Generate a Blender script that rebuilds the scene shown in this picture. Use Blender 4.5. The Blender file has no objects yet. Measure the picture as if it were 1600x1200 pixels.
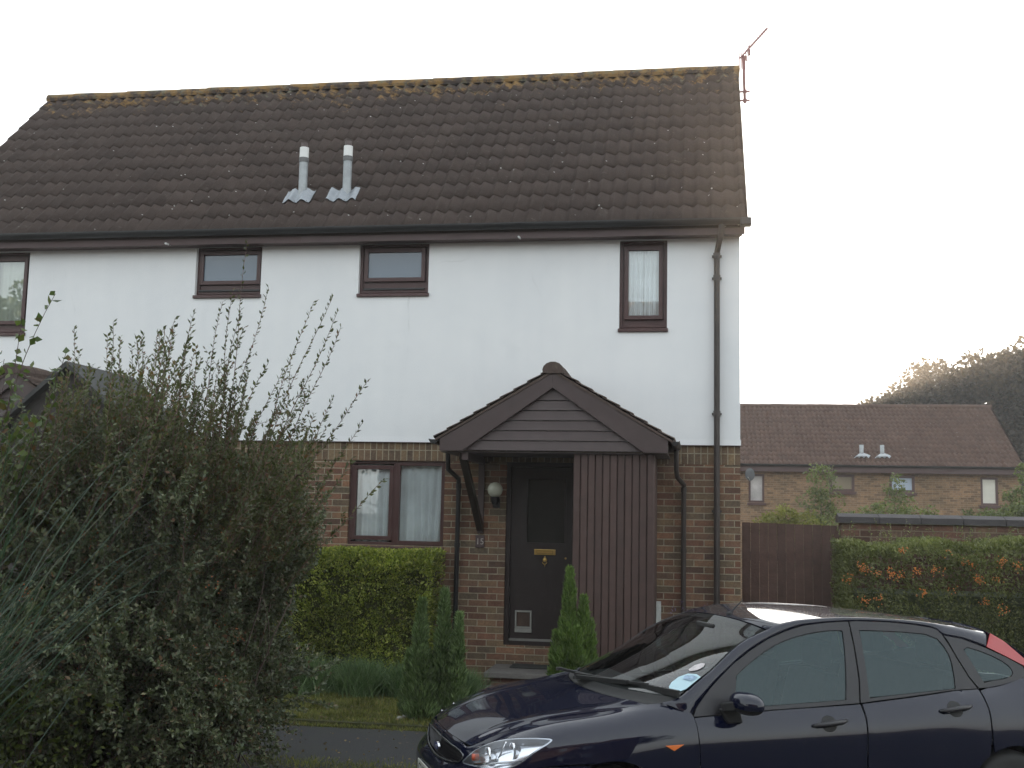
import bpy, bmesh, math, random
import numpy as np
from mathutils import Vector, Matrix
from mathutils.geometry import delaunay_2d_cdt
SC=bpy.context.scene; COL=SC.collection
R=math.radians
random.seed(7); RNG=np.random.default_rng(7)

# ================================================================ camera, sky, sun, exposure
CAM_POS=Vector((-.4645,-12.9971,1.97))
cr_=Vector((.986,.163,.021)); cu_=Vector((-.002,-.117,.993)); cf_=Vector((-.164,.980,.115))
cf_.normalize(); cr_=(cr_-cf_*cr_.dot(cf_)).normalized(); cu_=cr_.cross(cf_)
cam=bpy.data.cameras.new('camera'); camo=bpy.data.objects.new('camera',cam); COL.objects.link(camo)
cam.sensor_width=36; cam.lens=1756.08/1600*36; cam.clip_end=3000; cam.clip_start=.05
camo.matrix_world=Matrix(((cr_.x,cu_.x,-cf_.x,CAM_POS.x),(cr_.y,cu_.y,-cf_.y,CAM_POS.y),(cr_.z,cu_.z,-cf_.z,CAM_POS.z),(0,0,0,1)))
SC.camera=camo
SUN_EL,SUN_AZ=R(4.8),R(4.6)          # low sun behind the far house
w=bpy.data.worlds.new('World'); SC.world=w; w.use_nodes=True
nt=w.node_tree; nt.nodes.clear()
sky=nt.nodes.new('ShaderNodeTexSky'); sky.sky_type='NISHITA'; sky.sun_disc=False
sky.sun_elevation=SUN_EL; sky.sun_rotation=SUN_AZ; sky.air_density=1.0; sky.dust_density=2.5; sky.ozone_density=1.0
hs=nt.nodes.new('ShaderNodeHueSaturation'); hs.inputs['Saturation'].default_value=.42
bg=nt.nodes.new('ShaderNodeBackground'); bg.inputs['Strength'].default_value=.15
out=nt.nodes.new('ShaderNodeOutputWorld')
gm=nt.nodes.new('ShaderNodeGamma'); gm.inputs[1].default_value=.3
nt.links.new(sky.outputs[0],hs.inputs['Color']); nt.links.new(hs.outputs[0],gm.inputs[0]); tn=nt.nodes.new('ShaderNodeMixRGB'); tn.blend_type='MULTIPLY'; tn.inputs[0].default_value=1; tn.inputs[2].default_value=(.96,1.01,1.04,1); nt.links.new(gm.outputs[0],tn.inputs[1]); nt.links.new(tn.outputs[0],bg.inputs[0]); nt.links.new(bg.outputs[0],out.inputs[0])
sl=bpy.data.lights.new('sun','SUN'); sl.energy=1.7; sl.angle=R(.5); sl.color=(1,.78,.55)
so=bpy.data.objects.new('sun',sl); COL.objects.link(so)
sd=Vector((math.sin(SUN_AZ)*math.cos(SUN_EL),math.cos(SUN_AZ)*math.cos(SUN_EL),math.sin(SUN_EL)))
so.rotation_euler=sd.to_track_quat('Z','Y').to_euler(); so.location=(0,0,30)
SC.view_settings.view_transform='Standard'; SC.view_settings.look='None'; SC.view_settings.gamma=1
SC.view_settings.use_curve_mapping=False
SC.view_settings.exposure=3.3
SC.cycles.max_bounces=8; SC.cycles.transparent_max_bounces=16

# ================================================================ helpers
ROOTLOC={}
def tag(o,label=None,cat=None,group=None,kind=None):
    if label: o['label']=label
    if cat: o['category']=cat
    if group: o['group']=group
    if kind: o['kind']=kind
    return o
def thing(name,label,cat,loc=(0,0,0),group=None,rotz=0):
    o=bpy.data.objects.new(name,None); COL.objects.link(o); o.location=loc; o.rotation_euler=(0,0,rotz); o.empty_display_size=.1
    ROOTLOC[o.name]=Vector(loc); return tag(o,label,cat,group)
def finish(me,name,mat,parent,smooth,loc):
    o=bpy.data.objects.new(name,me); COL.objects.link(o)
    if mat: me.materials.append(mat)
    if parent is not None:
        o.parent=parent; L=ROOTLOC[parent.name]; ROOTLOC[o.name]=L.copy()
    else:
        L=Vector(loc); o.location=L; ROOTLOC[o.name]=L.copy()
    return o,L
def np_mesh(name,V,F,mat,parent=None,smooth=False,loc=(0,0,0),local=False):
    V=np.asarray(V,dtype=np.float32).reshape(-1,3); me=bpy.data.meshes.new(name)
    o,L=finish(me,name,mat,parent,smooth,loc)
    if not local: V=V-np.array(L,dtype=np.float32)
    Fs=[np.asarray(f,dtype=np.int32) for f in (F if isinstance(F,list) else [F]) if len(f)]
    me.vertices.add(len(V)); me.vertices.foreach_set('co',V.ravel())
    nl=sum(f.size for f in Fs); npoly=sum(len(f) for f in Fs)
    me.loops.add(nl); me.polygons.add(npoly)
    me.loops.foreach_set('vertex_index',np.concatenate([f.ravel() for f in Fs]))
    st=[];a=0
    for f in Fs:
        st.append(a+np.arange(len(f))*f.shape[1]); a+=f.size
    me.polygons.foreach_set('loop_start',np.concatenate(st).astype(np.int32))
    me.update(calc_edges=True); me.validate()
    if smooth: me.polygons.foreach_set('use_smooth',np.ones(npoly,bool))
    return o
class MB:
    def __init__(s): s.v=[]; s.f=[]
    def add(s,V,F):
        b=len(s.v); s.v+= [tuple(p) for p in V]; s.f+=[tuple(b+i for i in f) for f in F]; return s
    def box(s,x0,y0,z0,x1,y1,z1):
        if x0>x1:x0,x1=x1,x0
        if y0>y1:y0,y1=y1,y0
        if z0>z1:z0,z1=z1,z0
        return s.add([(x0,y0,z0),(x1,y0,z0),(x1,y1,z0),(x0,y1,z0),(x0,y0,z1),(x1,y0,z1),(x1,y1,z1),(x0,y1,z1)],
          [(0,3,2,1),(4,5,6,7),(0,1,5,4),(1,2,6,5),(2,3,7,6),(3,0,4,7)])
    def quad(s,a,b,c,d): return s.add([a,b,c,d],[(0,1,2,3)])
    def bar(s,a,b,wd,ht,up=(0,0,1)):
        a=Vector(a);b=Vector(b);d=(b-a).normalized(); u=Vector(up); sd=d.cross(u).normalized(); u=sd.cross(d)
        P=[]
        for p in(a,b):
            for i,j in((-1,-1),(1,-1),(1,1),(-1,1)): P.append(p+sd*i*wd/2+u*j*ht/2)
        return s.add(P,[(0,1,2,3),(7,6,5,4),(0,4,5,1),(1,5,6,2),(2,6,7,3),(3,7,4,0)])
    def tube(s,pts,r,seg=8,cap=True):
        pts=[Vector(p) for p in pts]; n=len(pts); rs=r if isinstance(r,(list,tuple)) else [r]*n
        b=len(s.v); pu=None
        for i,p in enumerate(pts):
            d=(pts[min(i+1,n-1)]-pts[max(i-1,0)]).normalized()
            if pu is None: pu=d.orthogonal().normalized()
            u=(pu-d*pu.dot(d)).normalized(); pu=u; v=d.cross(u)
            for k in range(seg):
                t=2*math.pi*k/seg; s.v.append(tuple(p+(u*math.cos(t)+v*math.sin(t))*rs[i]))
        for i in range(n-1):
            for k in range(seg):
                k2=(k+1)%seg; s.f.append((b+i*seg+k,b+i*seg+k2,b+(i+1)*seg+k2,b+(i+1)*seg+k))
        if cap:
            s.f.append(tuple(b+k for k in reversed(range(seg)))); s.f.append(tuple(b+(n-1)*seg+k for k in range(seg)))
        return s
    def prism(s,P,d):
        "polygon P (3d list) extruded by vector d"
        n=len(P); P=[Vector(p) for p in P]; d=Vector(d)
        V=P+[p+d for p in P]
        return s.add(V,[tuple(range(n)),tuple(range(2*n-1,n-1,-1))]+[(i,i+n,(i+1)%n+n,(i+1)%n) for i in range(n)])
    def lathe(s,prof,c,axis='z',seg=24):
        b=len(s.v); n=len(prof)
        for r,h in prof:
            for k in range(seg):
                t=2*math.pi*k/seg
                if axis=='z': s.v.append((c[0]+r*math.cos(t),c[1]+r*math.sin(t),c[2]+h))
                elif axis=='y': s.v.append((c[0]+r*math.cos(t),c[1]+h,c[2]+r*math.sin(t)))
                else: s.v.append((c[0]+h,c[1]+r*math.cos(t),c[2]+r*math.sin(t)))
        for i in range(n-1):
            for k in range(seg):
                k2=(k+1)%seg; s.f.append((b+i*seg+k,b+i*seg+k2,b+(i+1)*seg+k2,b+(i+1)*seg+k))
        return s
    def build(s,name,mat,parent=None,smooth=False,loc=(0,0,0),local=False,bevel=0,auto=None):
        me=bpy.data.meshes.new(name); o,L=finish(me,name,mat,parent,smooth,loc)
        V=s.v if local else [(x-L.x,y-L.y,z-L.z) for x,y,z in s.v]
        me.from_pydata(V,[],s.f); me.update()
        bm=bmesh.new(); bm.from_mesh(me); bmesh.ops.recalc_face_normals(bm,faces=bm.faces); bm.to_mesh(me); bm.free()
        if smooth: me.polygons.foreach_set('use_smooth',[True]*len(me.polygons))
        if auto is not None:
            try: me.set_sharp_from_angle(angle=R(auto))
            except Exception: pass
        if bevel:
            m=o.modifiers.new('bevel','BEVEL'); m.width=bevel; m.segments=2; m.limit_method='ANGLE'
        return o

# ---------------------------------------------------------------- materials
class NT:
    def __init__(s,name):
        s.m=bpy.data.materials.new(name); s.m.use_nodes=True; s.t=s.m.node_tree
        s.b=s.t.nodes['Principled BSDF']; s.o=s.t.nodes['Material Output']; s._tc=None
    def n(s,t,**k):
        x=s.t.nodes.new('ShaderNode'+t)
        for a,v in k.items(): setattr(x,a,v)
        return x
    def l(s,a,b): s.t.links.new(a,b)
    def co(s):
        if s._tc is None: s._tc=s.n('TexCoord')
        return s._tc.outputs['Object']
    def noise(s,scale,detail=4,rough=.6,vec=None):
        x=s.n('TexNoise'); x.inputs['Scale'].default_value=scale; x.inputs['Detail'].default_value=detail; x.inputs['Roughness'].default_value=rough
        s.l(vec or s.co(),x.inputs['Vector']); return x.outputs['Fac']
    def ramp(s,fac,stops,interp='LINEAR'):
        r=s.n('ValToRGB'); r.color_ramp.interpolation=interp; e=r.color_ramp.elements
        while len(e)<len(stops): e.new(.5)
        for i,(p,c) in enumerate(stops): e[i].position=p; e[i].color=(*c,1) if len(c)==3 else c
        s.l(fac,r.inputs[0]); return r.outputs[0]
    def mix(s,fac,a,b,mode='MIX'):
        x=s.n('MixRGB',blend_type=mode)
        for sock,v in zip(x.inputs,(fac,a,b)):
            if hasattr(v,'is_output'): s.l(v,sock)
            elif isinstance(v,(int,float)): sock.default_value=v
            else: sock.default_value=(*v,1)
        return x.outputs[0]
    def math(s,op,a,b=0):
        x=s.n('Math',operation=op)
        for sock,v in zip(x.inputs,(a,b)):
            if hasattr(v,'is_output'): s.l(v,sock)
            else: sock.default_value=v
        return x.outputs[0]
    def bump(s,h,st,dist=.01,nrm=None):
        x=s.n('Bump'); x.inputs['Strength'].default_value=st; x.inputs['Distance'].default_value=dist; s.l(h,x.inputs['Height'])
        if nrm: s.l(nrm,x.inputs['Normal'])
        s.l(x.outputs[0],s.b.inputs['Normal']); return x.outputs[0]
    def setc(s,v):
        if hasattr(v,'is_output'): s.l(v,s.b.inputs['Base Color'])
        else: s.b.inputs['Base Color'].default_value=(*v,1)
def P(name,col,rough=.6,var=.25,scale=6,bump=0,bscale=60,metal=0,coat=0,spec=.5,island=0,fine=0):
    m=NT(name); c=col
    if var:
        n=m.noise(scale,5); f=m.ramp(n,[(.3,(1-var,)*3),(.7,(1+var,)*3)]); c=m.mix(1,col,f,'MULTIPLY')
    if fine:
        n=m.noise(bscale,2); f=m.ramp(n,[(.3,(1-fine,)*3),(.7,(1+fine,)*3)]); c=m.mix(1,c,f,'MULTIPLY')
    if island:
        g=m.n('NewGeometry'); f=m.ramp(g.outputs['Random Per Island'],[(0,(1-island,)*3),(1,(1+island,)*3)]); c=m.mix(1,c,f,'MULTIPLY')
    m.setc(c); m.b.inputs['Roughness'].default_value=rough; m.b.inputs['Metallic'].default_value=metal
    m.b.inputs['Coat Weight'].default_value=coat; m.b.inputs['Coat Roughness'].default_value=.02; m.b.inputs['Specular IOR Level'].default_value=spec
    if bump: m.bump(m.noise(bscale,4),bump)
    return m.m
def leaf_mat(name,stops,trans=.35,rough=.5,nscale=1.2,patch=.3,spec=.3):
    m=NT(name); g=m.n('NewGeometry'); c=m.ramp(g.outputs['Random Per Island'],stops)
    n=m.noise(nscale,3); f=m.ramp(n,[(.35,(1-patch,)*3),(.65,(1+patch,)*3)]); c=m.mix(1,c,f,'MULTIPLY')
    m.setc(c); m.b.inputs['Roughness'].default_value=rough; m.b.inputs['Specular IOR Level'].default_value=spec
    t=m.n('BsdfTranslucent'); m.l(m.mix(1,c,(1.1,1.25,.6),'MULTIPLY'),t.inputs[0]); x=m.n('MixShader'); x.inputs[0].default_value=trans
    m.l(m.b.outputs[0],x.inputs[1]); m.l(t.outputs[0],x.inputs[2]); m.l(x.outputs[0],m.o.inputs[0]); return m.m
def brick_mat(name,stops,mortar,soldier=False,msize=.0055,rowh=.075,bw=.225,stain=True):
    m=NT(name); sep=m.n('SeparateXYZ'); m.l(m.co(),sep.inputs[0]); xy=m.math('ADD',sep.outputs[0],sep.outputs[1])
    nz=m.n('TexNoise'); nz.inputs['Scale'].default_value=3; m.l(m.co(),nz.inputs['Vector'])
    wob=m.math('MULTIPLY',m.math('SUBTRACT',nz.outputs['Fac'],.5),.006)
    cb=m.n('CombineXYZ')
    if soldier: m.l(sep.outputs[2],cb.inputs[0]); m.l(m.math('ADD',xy,wob),cb.inputs[1])
    else: m.l(xy,cb.inputs[0]); m.l(m.math('ADD',sep.outputs[2],wob),cb.inputs[1])
    b=m.n('TexBrick'); m.l(cb.outputs[0],b.inputs['Vector'])
    b.inputs['Color1'].default_value=(0,0,0,1); b.inputs['Color2'].default_value=(1,1,1,1); b.inputs['Mortar'].default_value=(.5,.5,.5,1)
    b.inputs['Scale'].default_value=1; b.inputs['Mortar Size'].default_value=msize; b.inputs['Mortar Smooth'].default_value=.15; b.inputs['Bias'].default_value=0
    b.inputs['Brick Width'].default_value=bw; b.inputs['Row Height'].default_value=rowh; b.offset=0 if soldier else .5; b.squash=1
    c=m.ramp(b.outputs['Color'],stops)
    n1=m.noise(45,6,.7); c=m.mix(1,c,m.ramp(n1,[(.3,(.72,)*3),(.7,(1.25,)*3)]),'MULTIPLY')
    n3=m.noise(9,4,.7); c=m.mix(1,c,m.ramp(n3,[(.35,(.82,.8,.82)),(.65,(1.15,1.12,1.05))]),'MULTIPLY')
    mo=m.mix(1,mortar,m.ramp(m.noise(30,4),[(.3,(.75,)*3),(.7,(1.15,)*3)]),'MULTIPLY')
    c=m.mix(b.outputs['Fac'],c,mo)
    if stain:
        n2=m.noise(.8,4); c=m.mix(1,c,m.ramp(n2,[(.35,(.82,.84,.8)),(.65,(1.12,1.08,1.02))]),'MULTIPLY')
    m.setc(c); m.b.inputs['Roughness'].default_value=.92; m.b.inputs['Specular IOR Level'].default_value=.2
    h=m.math('SUBTRACT',m.math('MULTIPLY',n1,.35),b.outputs['Fac']); m.bump(h,.7,.006)
    return m.m
BR_STOPS=[(0,(.105,.07,.058)),(.2,(.20,.105,.075)),(.38,(.155,.12,.085)),(.52,(.235,.125,.09)),(.68,(.13,.105,.08)),(.82,(.21,.15,.10)),(1,(.27,.15,.10))]
M_BRICK=brick_mat('brick',BR_STOPS,(.34,.30,.23))
M_SOLD=brick_mat('soldier_brick',[(0,(.12,.09,.07)),(.5,(.18,.125,.085)),(1,(.23,.17,.11))],(.33,.29,.22),soldier=True)
M_BRICKFAR=brick_mat('far_brick',[(0,(.14,.092,.06)),(.3,(.20,.13,.082)),(.6,(.245,.16,.10)),(1,(.28,.18,.11))],(.26,.20,.145),msize=.007)
M_BRICKOPP=brick_mat('opposite_brick',[(0,(.05,.035,.03)),(1,(.09,.06,.05))],(.10,.09,.07))  # separate darker brick, standing in for sun blocked from the opposite front
M_BRICKWALL=brick_mat('garden_wall_brick',[(0,(.09,.055,.045)),(.4,(.16,.09,.07)),(.7,(.12,.085,.07)),(1,(.18,.12,.085))],(.2,.17,.13))
def render_mat():
    m=NT('white_render'); n=m.noise(1.3,6,.65); c=m.ramp(n,[(.3,(.80,.81,.815)),(.7,(.86,.865,.86))])
    mp=m.n('Mapping'); mp.inputs['Scale'].default_value=(6,6,.5); m.l(m.co(),mp.inputs[0])
    s=m.noise(1.0,5,.6,mp.outputs[0]); c=m.mix(1,c,m.ramp(s,[(.35,(.975,.978,.98)),(.7,(1.0,1.0,1.0))]),'MULTIPLY')
    sp=m.n('SeparateXYZ'); m.l(m.co(),sp.inputs[0])
    left=m.math('LESS_THAN',sp.outputs[0],-5.24); c=m.mix(m.math('MULTIPLY',left,.8),c,(.76,.80,.80))
    vv=m.n('TexVoronoi',feature='DISTANCE_TO_EDGE'); vv.inputs['Scale'].default_value=.42; wv=m.n('TexNoise'); wv.inputs['Scale'].default_value=3; wv.inputs['Detail'].default_value=6; m.l(m.co(),wv.inputs['Vector']); va=m.mix(.16,m.co(),wv.outputs['Color']); m.l(va,vv.inputs['Vector'])
    ck=m.ramp(vv.outputs['Distance'],[(.0,(.75,)*3),(.003,(0,)*3)]); pm=m.ramp(m.noise(.55,3),[(.58,(0,)*3),(.66,(.55,)*3)]); c=m.mix(m.math('MULTIPLY',ck,pm),c,(.42,.42,.40))
    c=m.mix(m.ramp(m.noise(2.2,7,.75),[(.58,(0,)*3),(.74,(.22,)*3)]),c,(.64,.66,.66))
    m.setc(c); m.b.inputs['Roughness'].default_value=.9; m.b.inputs['Specular IOR Level'].default_value=.2
    m.bump(m.noise(140,5,.7),.35,.004); return m.m
M_RENDER=render_mat()
def tile_mat(name,base,lichen=True,var=.3,zr=8.3):
    m=NT(name); n=m.noise(3,5,.7); c=m.mix(1,base,m.ramp(n,[(.3,(1-var,)*3),(.7,(1+var,)*3)]),'MULTIPLY')
    g=m.n('NewGeometry'); c=m.mix(1,c,m.ramp(g.outputs['Random Per Island'],[(0,(.90,.89,.89)),(1,(1.10,1.09,1.08))]),'MULTIPLY')
    c=m.mix(1,c,m.ramp(m.noise(70,4,.7),[(.3,(.75,)*3),(.7,(1.25,)*3)]),'MULTIPLY')
    c=m.mix(m.ramp(m.noise(9,6,.75),[(.60,(0,)*3),(.72,(.55,)*3)]),c,(.13,.115,.095))       # grey-green bloom
    v=m.n('TexVoronoi'); v.inputs['Scale'].default_value=5; m.l(m.co(),v.inputs['Vector'])
    c=m.mix(m.ramp(v.outputs['Distance'],[(.035,(1,)*3),(.07,(0,)*3)]),c,(.42,.41,.38))      # white lichen dots
    if lichen:
        sp=m.n('SeparateXYZ'); m.l(m.co(),sp.inputs[0])
        mr=m.n('MapRange'); mr.inputs[1].default_value=zr-1.15; mr.inputs[2].default_value=zr+.15; mr.inputs[3].default_value=.0; mr.inputs[4].default_value=.36; m.l(sp.outputs[2],mr.inputs[0])
        pw=m.math('POWER',m.math('MULTIPLY',mr.outputs[0],2.78),1.6)
        nn=m.noise(4.5,7,.78); f=m.math('ADD',nn,m.math('MULTIPLY',pw,.31))
        c=m.mix(m.ramp(f,[(.70,(0,)*3),(.80,(.85,)*3)]),c,(.24,.14,.045))
        n4=m.noise(7,6,.75); f2=m.math('ADD',n4,m.math('MULTIPLY',pw,.19)); c=m.mix(m.ramp(f2,[(.68,(0,)*3),(.78,(.8,)*3)]),c,(.13,.125,.085))
    m.setc(c); m.b.inputs['Roughness'].default_value=.85; m.b.inputs['Specular IOR Level'].default_value=.25
    m.bump(m.noise(90,4,.7),.4,.006); return m.m
M_TILE=tile_mat('roof_tile',(.055,.040,.034),var=.16)
M_TILEP=tile_mat('porch_tile',(.085,.062,.052),zr=4.0)
M_TILEF=tile_mat('far_tile',(.10,.062,.048),lichen=False,var=.22)
M_WOOD=P('brown_stained_wood',(.070,.041,.035),.55,.15,8,.15,40,island=.12)
M_WOODH=P('brown_wood_paint',(.064,.044,.042),.5,.12,6,.1,40)
M_FASC=P('fascia_paint',(.075,.04,.038),.5,.15,3,.1,40)
M_FASC2=P('fascia_paint_faded',(.085,.052,.05),.5,.15,3,.1,40)
M_FRAME=P('window_frame_brown',(.065,.028,.026),.4,.12,5,0)
M_BLKPL=P('black_plastic',(.018,.018,.019),.4,.1,8,0)
M_PIPE=P('brown_pipe',(.052,.042,.038),.42,.15,5,0)
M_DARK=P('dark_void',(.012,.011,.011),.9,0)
M_DOOR=P('door_brown',(.022,.014,.013),.45,.12,10,.1,60)
M_BRASS=P('brass',(.62,.42,.14),.35,.1,20,0,metal=1)
M_WHITE=P('white_plastic',(.7,.7,.68),.4,.08,5,0)
M_GREYM=P('lead_grey',(.34,.36,.37),.5,.2,9,.3,30,metal=.3)
M_STONE=P('concrete_slab',(.13,.12,.11),.85,.2,7,.4,80,fine=.15)
M_RED=P('aerial_red',(.20,.07,.08),.5,.1,5,0,metal=.2)
M_CURT=P('net_curtain',(.84,.87,.89),.9,.12,3,0)
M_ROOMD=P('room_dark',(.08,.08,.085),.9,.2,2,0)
def glass_mat(name,tint=(.9,.95,.95),ior=1.5,refl=0.0,rough=.0,trans=1.0,body=(.02,.025,.03)):
    m=NT(name); fr=m.n('Fresnel'); fr.inputs[0].default_value=ior
    gl=m.n('BsdfGlossy'); gl.inputs['Roughness'].default_value=rough; gl.inputs['Color'].default_value=(1,1,1,1)
    tr=m.n('BsdfTransparent'); tr.inputs[0].default_value=(*tint,1); df=m.n('BsdfDiffuse'); df.inputs[0].default_value=(*body,1)
    a=m.n('MixShader'); a.inputs[0].default_value=trans; m.l(df.outputs[0],a.inputs[1]); m.l(tr.outputs[0],a.inputs[2])
    x=m.n('MixShader'); m.l(m.math('MINIMUM',m.math('ADD',fr.outputs[0],refl),1.0),x.inputs[0]); m.l(a.outputs[0],x.inputs[1]); m.l(gl.outputs[0],x.inputs[2]); m.l(x.outputs[0],m.o.inputs[0]); return m.m
M_GLASS=glass_mat('window_glass',(.98,1,1),1.5,.03)
M_GLASSD=glass_mat('dark_window_glass',(.5,.55,.6),1.5,.02,0,.4,(.15,.21,.28))  # blue-grey body colour imitates the sky mirrored in the upper panes
M_OBSC=glass_mat('obscure_glass',(.25,.25,.22),1.5,.0,.25,.3,(.03,.03,.026))
def paint_mat():
    m=NT('navy_car_paint'); m.setc((.004,.006,.02)); b=m.b
    b.inputs['Metallic'].default_value=0; b.inputs['Specular IOR Level'].default_value=.03; b.inputs['Roughness'].default_value=.5; b.inputs['Coat Weight'].default_value=1; b.inputs['Coat Roughness'].default_value=.025; b.inputs['Coat IOR'].default_value=1.55
    n=m.noise(2.5,3); m.l(m.ramp(n,[(.4,(.02,)*3),(.75,(.07,)*3)]),b.inputs['Coat Roughness'])
    d=m.noise(5,6,.7); m.setc(m.mix(m.ramp(d,[(.5,(0,)*3),(.8,(.02,)*3)]),(.002,.0035,.017),(.10,.095,.085)))
    return m.m
M_PAINT=paint_mat()
M_CTRIM=P('grey_black_trim',(.017,.016,.019),.38,.1,5,0,spec=.5)
M_RUB=P('rubber',(.014,.014,.014),.65,.1,8,0)
M_CGLASS=glass_mat('car_glass',(.45,.58,.58),1.5,.0,0,.60,(.018,.075,.085))  # teal in the body colour stands in for sky reflection on the tinted glass
M_CSCREEN=glass_mat('windscreen_glass',(.72,.78,.76),1.52,.02,0,.97,(.02,.02,.02))
M_CHROME=P('chrome',(.75,.76,.78),.12,0,metal=1)
M_REFL=P('lamp_reflector',(.8,.82,.85),.18,.05,30,0,metal=1)
M_LENS=glass_mat('lamp_lens',(.97,.98,1),1.45,.02)
M_AMBER=P('amber_lens',(.75,.17,.02),.2,0,coat=.5)
M_REDL=P('red_lens',(.42,.03,.03),.15,0,coat=.8)
M_SEAT=P('seat_fabric',(.05,.05,.055),.9,.2,20,0)
M_ASPH=None
def ground_mats():
    m=NT('asphalt'); n=m.noise(160,5,.8); c=m.ramp(n,[(.3,(.017,.017,.019)),(.7,(.042,.041,.041))])
    c=m.mix(m.ramp(m.noise(1.1,5,.7),[(.45,(0,)*3),(.7,(.5,)*3)]),c,(.045,.05,.03))
    m.setc(c); m.b.inputs['Roughness'].default_value=.9; m.bump(n,.6,.008)
    g=NT('lawn_soil'); n=g.noise(12,6,.7); c=g.ramp(n,[(.3,(.035,.045,.012)),(.5,(.06,.06,.022)),(.75,(.085,.075,.03))]); g.setc(c); g.b.inputs['Roughness'].default_value=1; g.bump(g.noise(60,5),.6,.02)
    e=NT('earth'); n=e.noise(4,6,.7); c=e.ramp(n,[(.3,(.03,.032,.018)),(.7,(.06,.05,.03))]); e.setc(c); e.b.inputs['Roughness'].default_value=1; e.bump(e.noise(40,5),.6,.02)
    return m.m,g.m,e.m
M_ASPH,M_LAWN,M_EARTH=ground_mats()

# ================================================================ ground
def sheet(name,pts,z,mat):
    o=MB(); n=len(pts); o.add([(x,y,z) for x,y in pts],[tuple(range(n))]); ob=o.build(name,mat); tag(ob,kind='structure'); return ob
def terrain():
    xs=np.concatenate([[-900,-300,-120],np.linspace(-60,60,41),[120,300,900]]); ys=np.concatenate([[-900,-300,-120,-60],np.linspace(-40,60,41),[120,300,1500]])
    X,Yg=np.meshgrid(xs,ys,indexing='ij'); t=np.clip((Yg-9)/14,0,1); Zg=-.075-1.45*t*t*(3-2*t)
    nx,ny=X.shape; I=np.arange(nx*ny).reshape(nx,ny)
    F=np.stack([I[:-1,:-1],I[1:,:-1],I[1:,1:],I[:-1,1:]],-1).reshape(-1,4)
    o=np_mesh('ground',np.stack([X,Yg,Zg],-1).reshape(-1,3),F,M_EARTH,smooth=True); tag(o,kind='structure')
terrain()
sheet('road',[(-60,-17),(60,-17),(60,-2.62),(-1.25,-2.6),(-2.2,-2.58),(-3.2,-2.62),(-4.6,-2.68),(-5.5,-2.5),(-7,-2.6),(-60,-2.6)],-.035,M_ASPH)
def slab(name,x0,y0,x1,y1,z0,z1,mat):
    o=MB().box(x0,y0,z0,x1,y1,z1).build(name,mat); tag(o,kind='structure'); return o
slab('lawn',-12,-2.56,-2.75,-.02,-.07,0.0,M_LAWN)
slab('path',-2.745,-2.56,-1.85,-.02,-.07,-.006,M_STONE)
slab('flower_bed',-1.845,-2.56,6,-.02,-.07,0.004,M_EARTH)
# ================================================================ building helpers
def wall_open(x0,x1,z0,z1,y0,y1,ops,mat,name,parent,zb=None):
    "wall in the xz plane from y0 (front) to y1, with rectangular openings"
    xs=sorted({x0,x1,*[o[0] for o in ops],*[o[1] for o in ops]}); zs=sorted({z0,z1,*[o[2] for o in ops],*[o[3] for o in ops]})
    xs=[x for x in xs if x0<=x<=x1]; zs=[z for z in zs if z0<=z<=z1]
    def solid(i,j):
        if i<0 or j<0 or i>=len(xs)-1 or j>=len(zs)-1: return False
        cx=(xs[i]+xs[i+1])/2; cz=(zs[j]+zs[j+1])/2
        return not any(o[0]<cx<o[1] and o[2]<cz<o[3] for o in ops)
    m=MB()
    for i in range(len(xs)-1):
        for j in range(len(zs)-1):
            if not solid(i,j): continue
            a,b,c,d=xs[i],xs[i+1],zs[j],zs[j+1]
            m.quad((a,y0,c),(b,y0,c),(b,y0,d),(a,y0,d)); m.quad((b,y1,c),(a,y1,c),(a,y1,d),(b,y1,d))
            if not solid(i-1,j): m.quad((a,y1,c),(a,y0,c),(a,y0,d),(a,y1,d))
            if not solid(i+1,j): m.quad((b,y0,c),(b,y1,c),(b,y1,d),(b,y0,d))
            if not solid(i,j-1): m.quad((a,y1,c),(b,y1,c),(b,y0,c),(a,y0,c))
            if not solid(i,j+1): m.quad((a,y0,d),(b,y0,d),(b,y1,d),(a,y1,d))
    return m.build(name,mat,parent)
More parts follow.
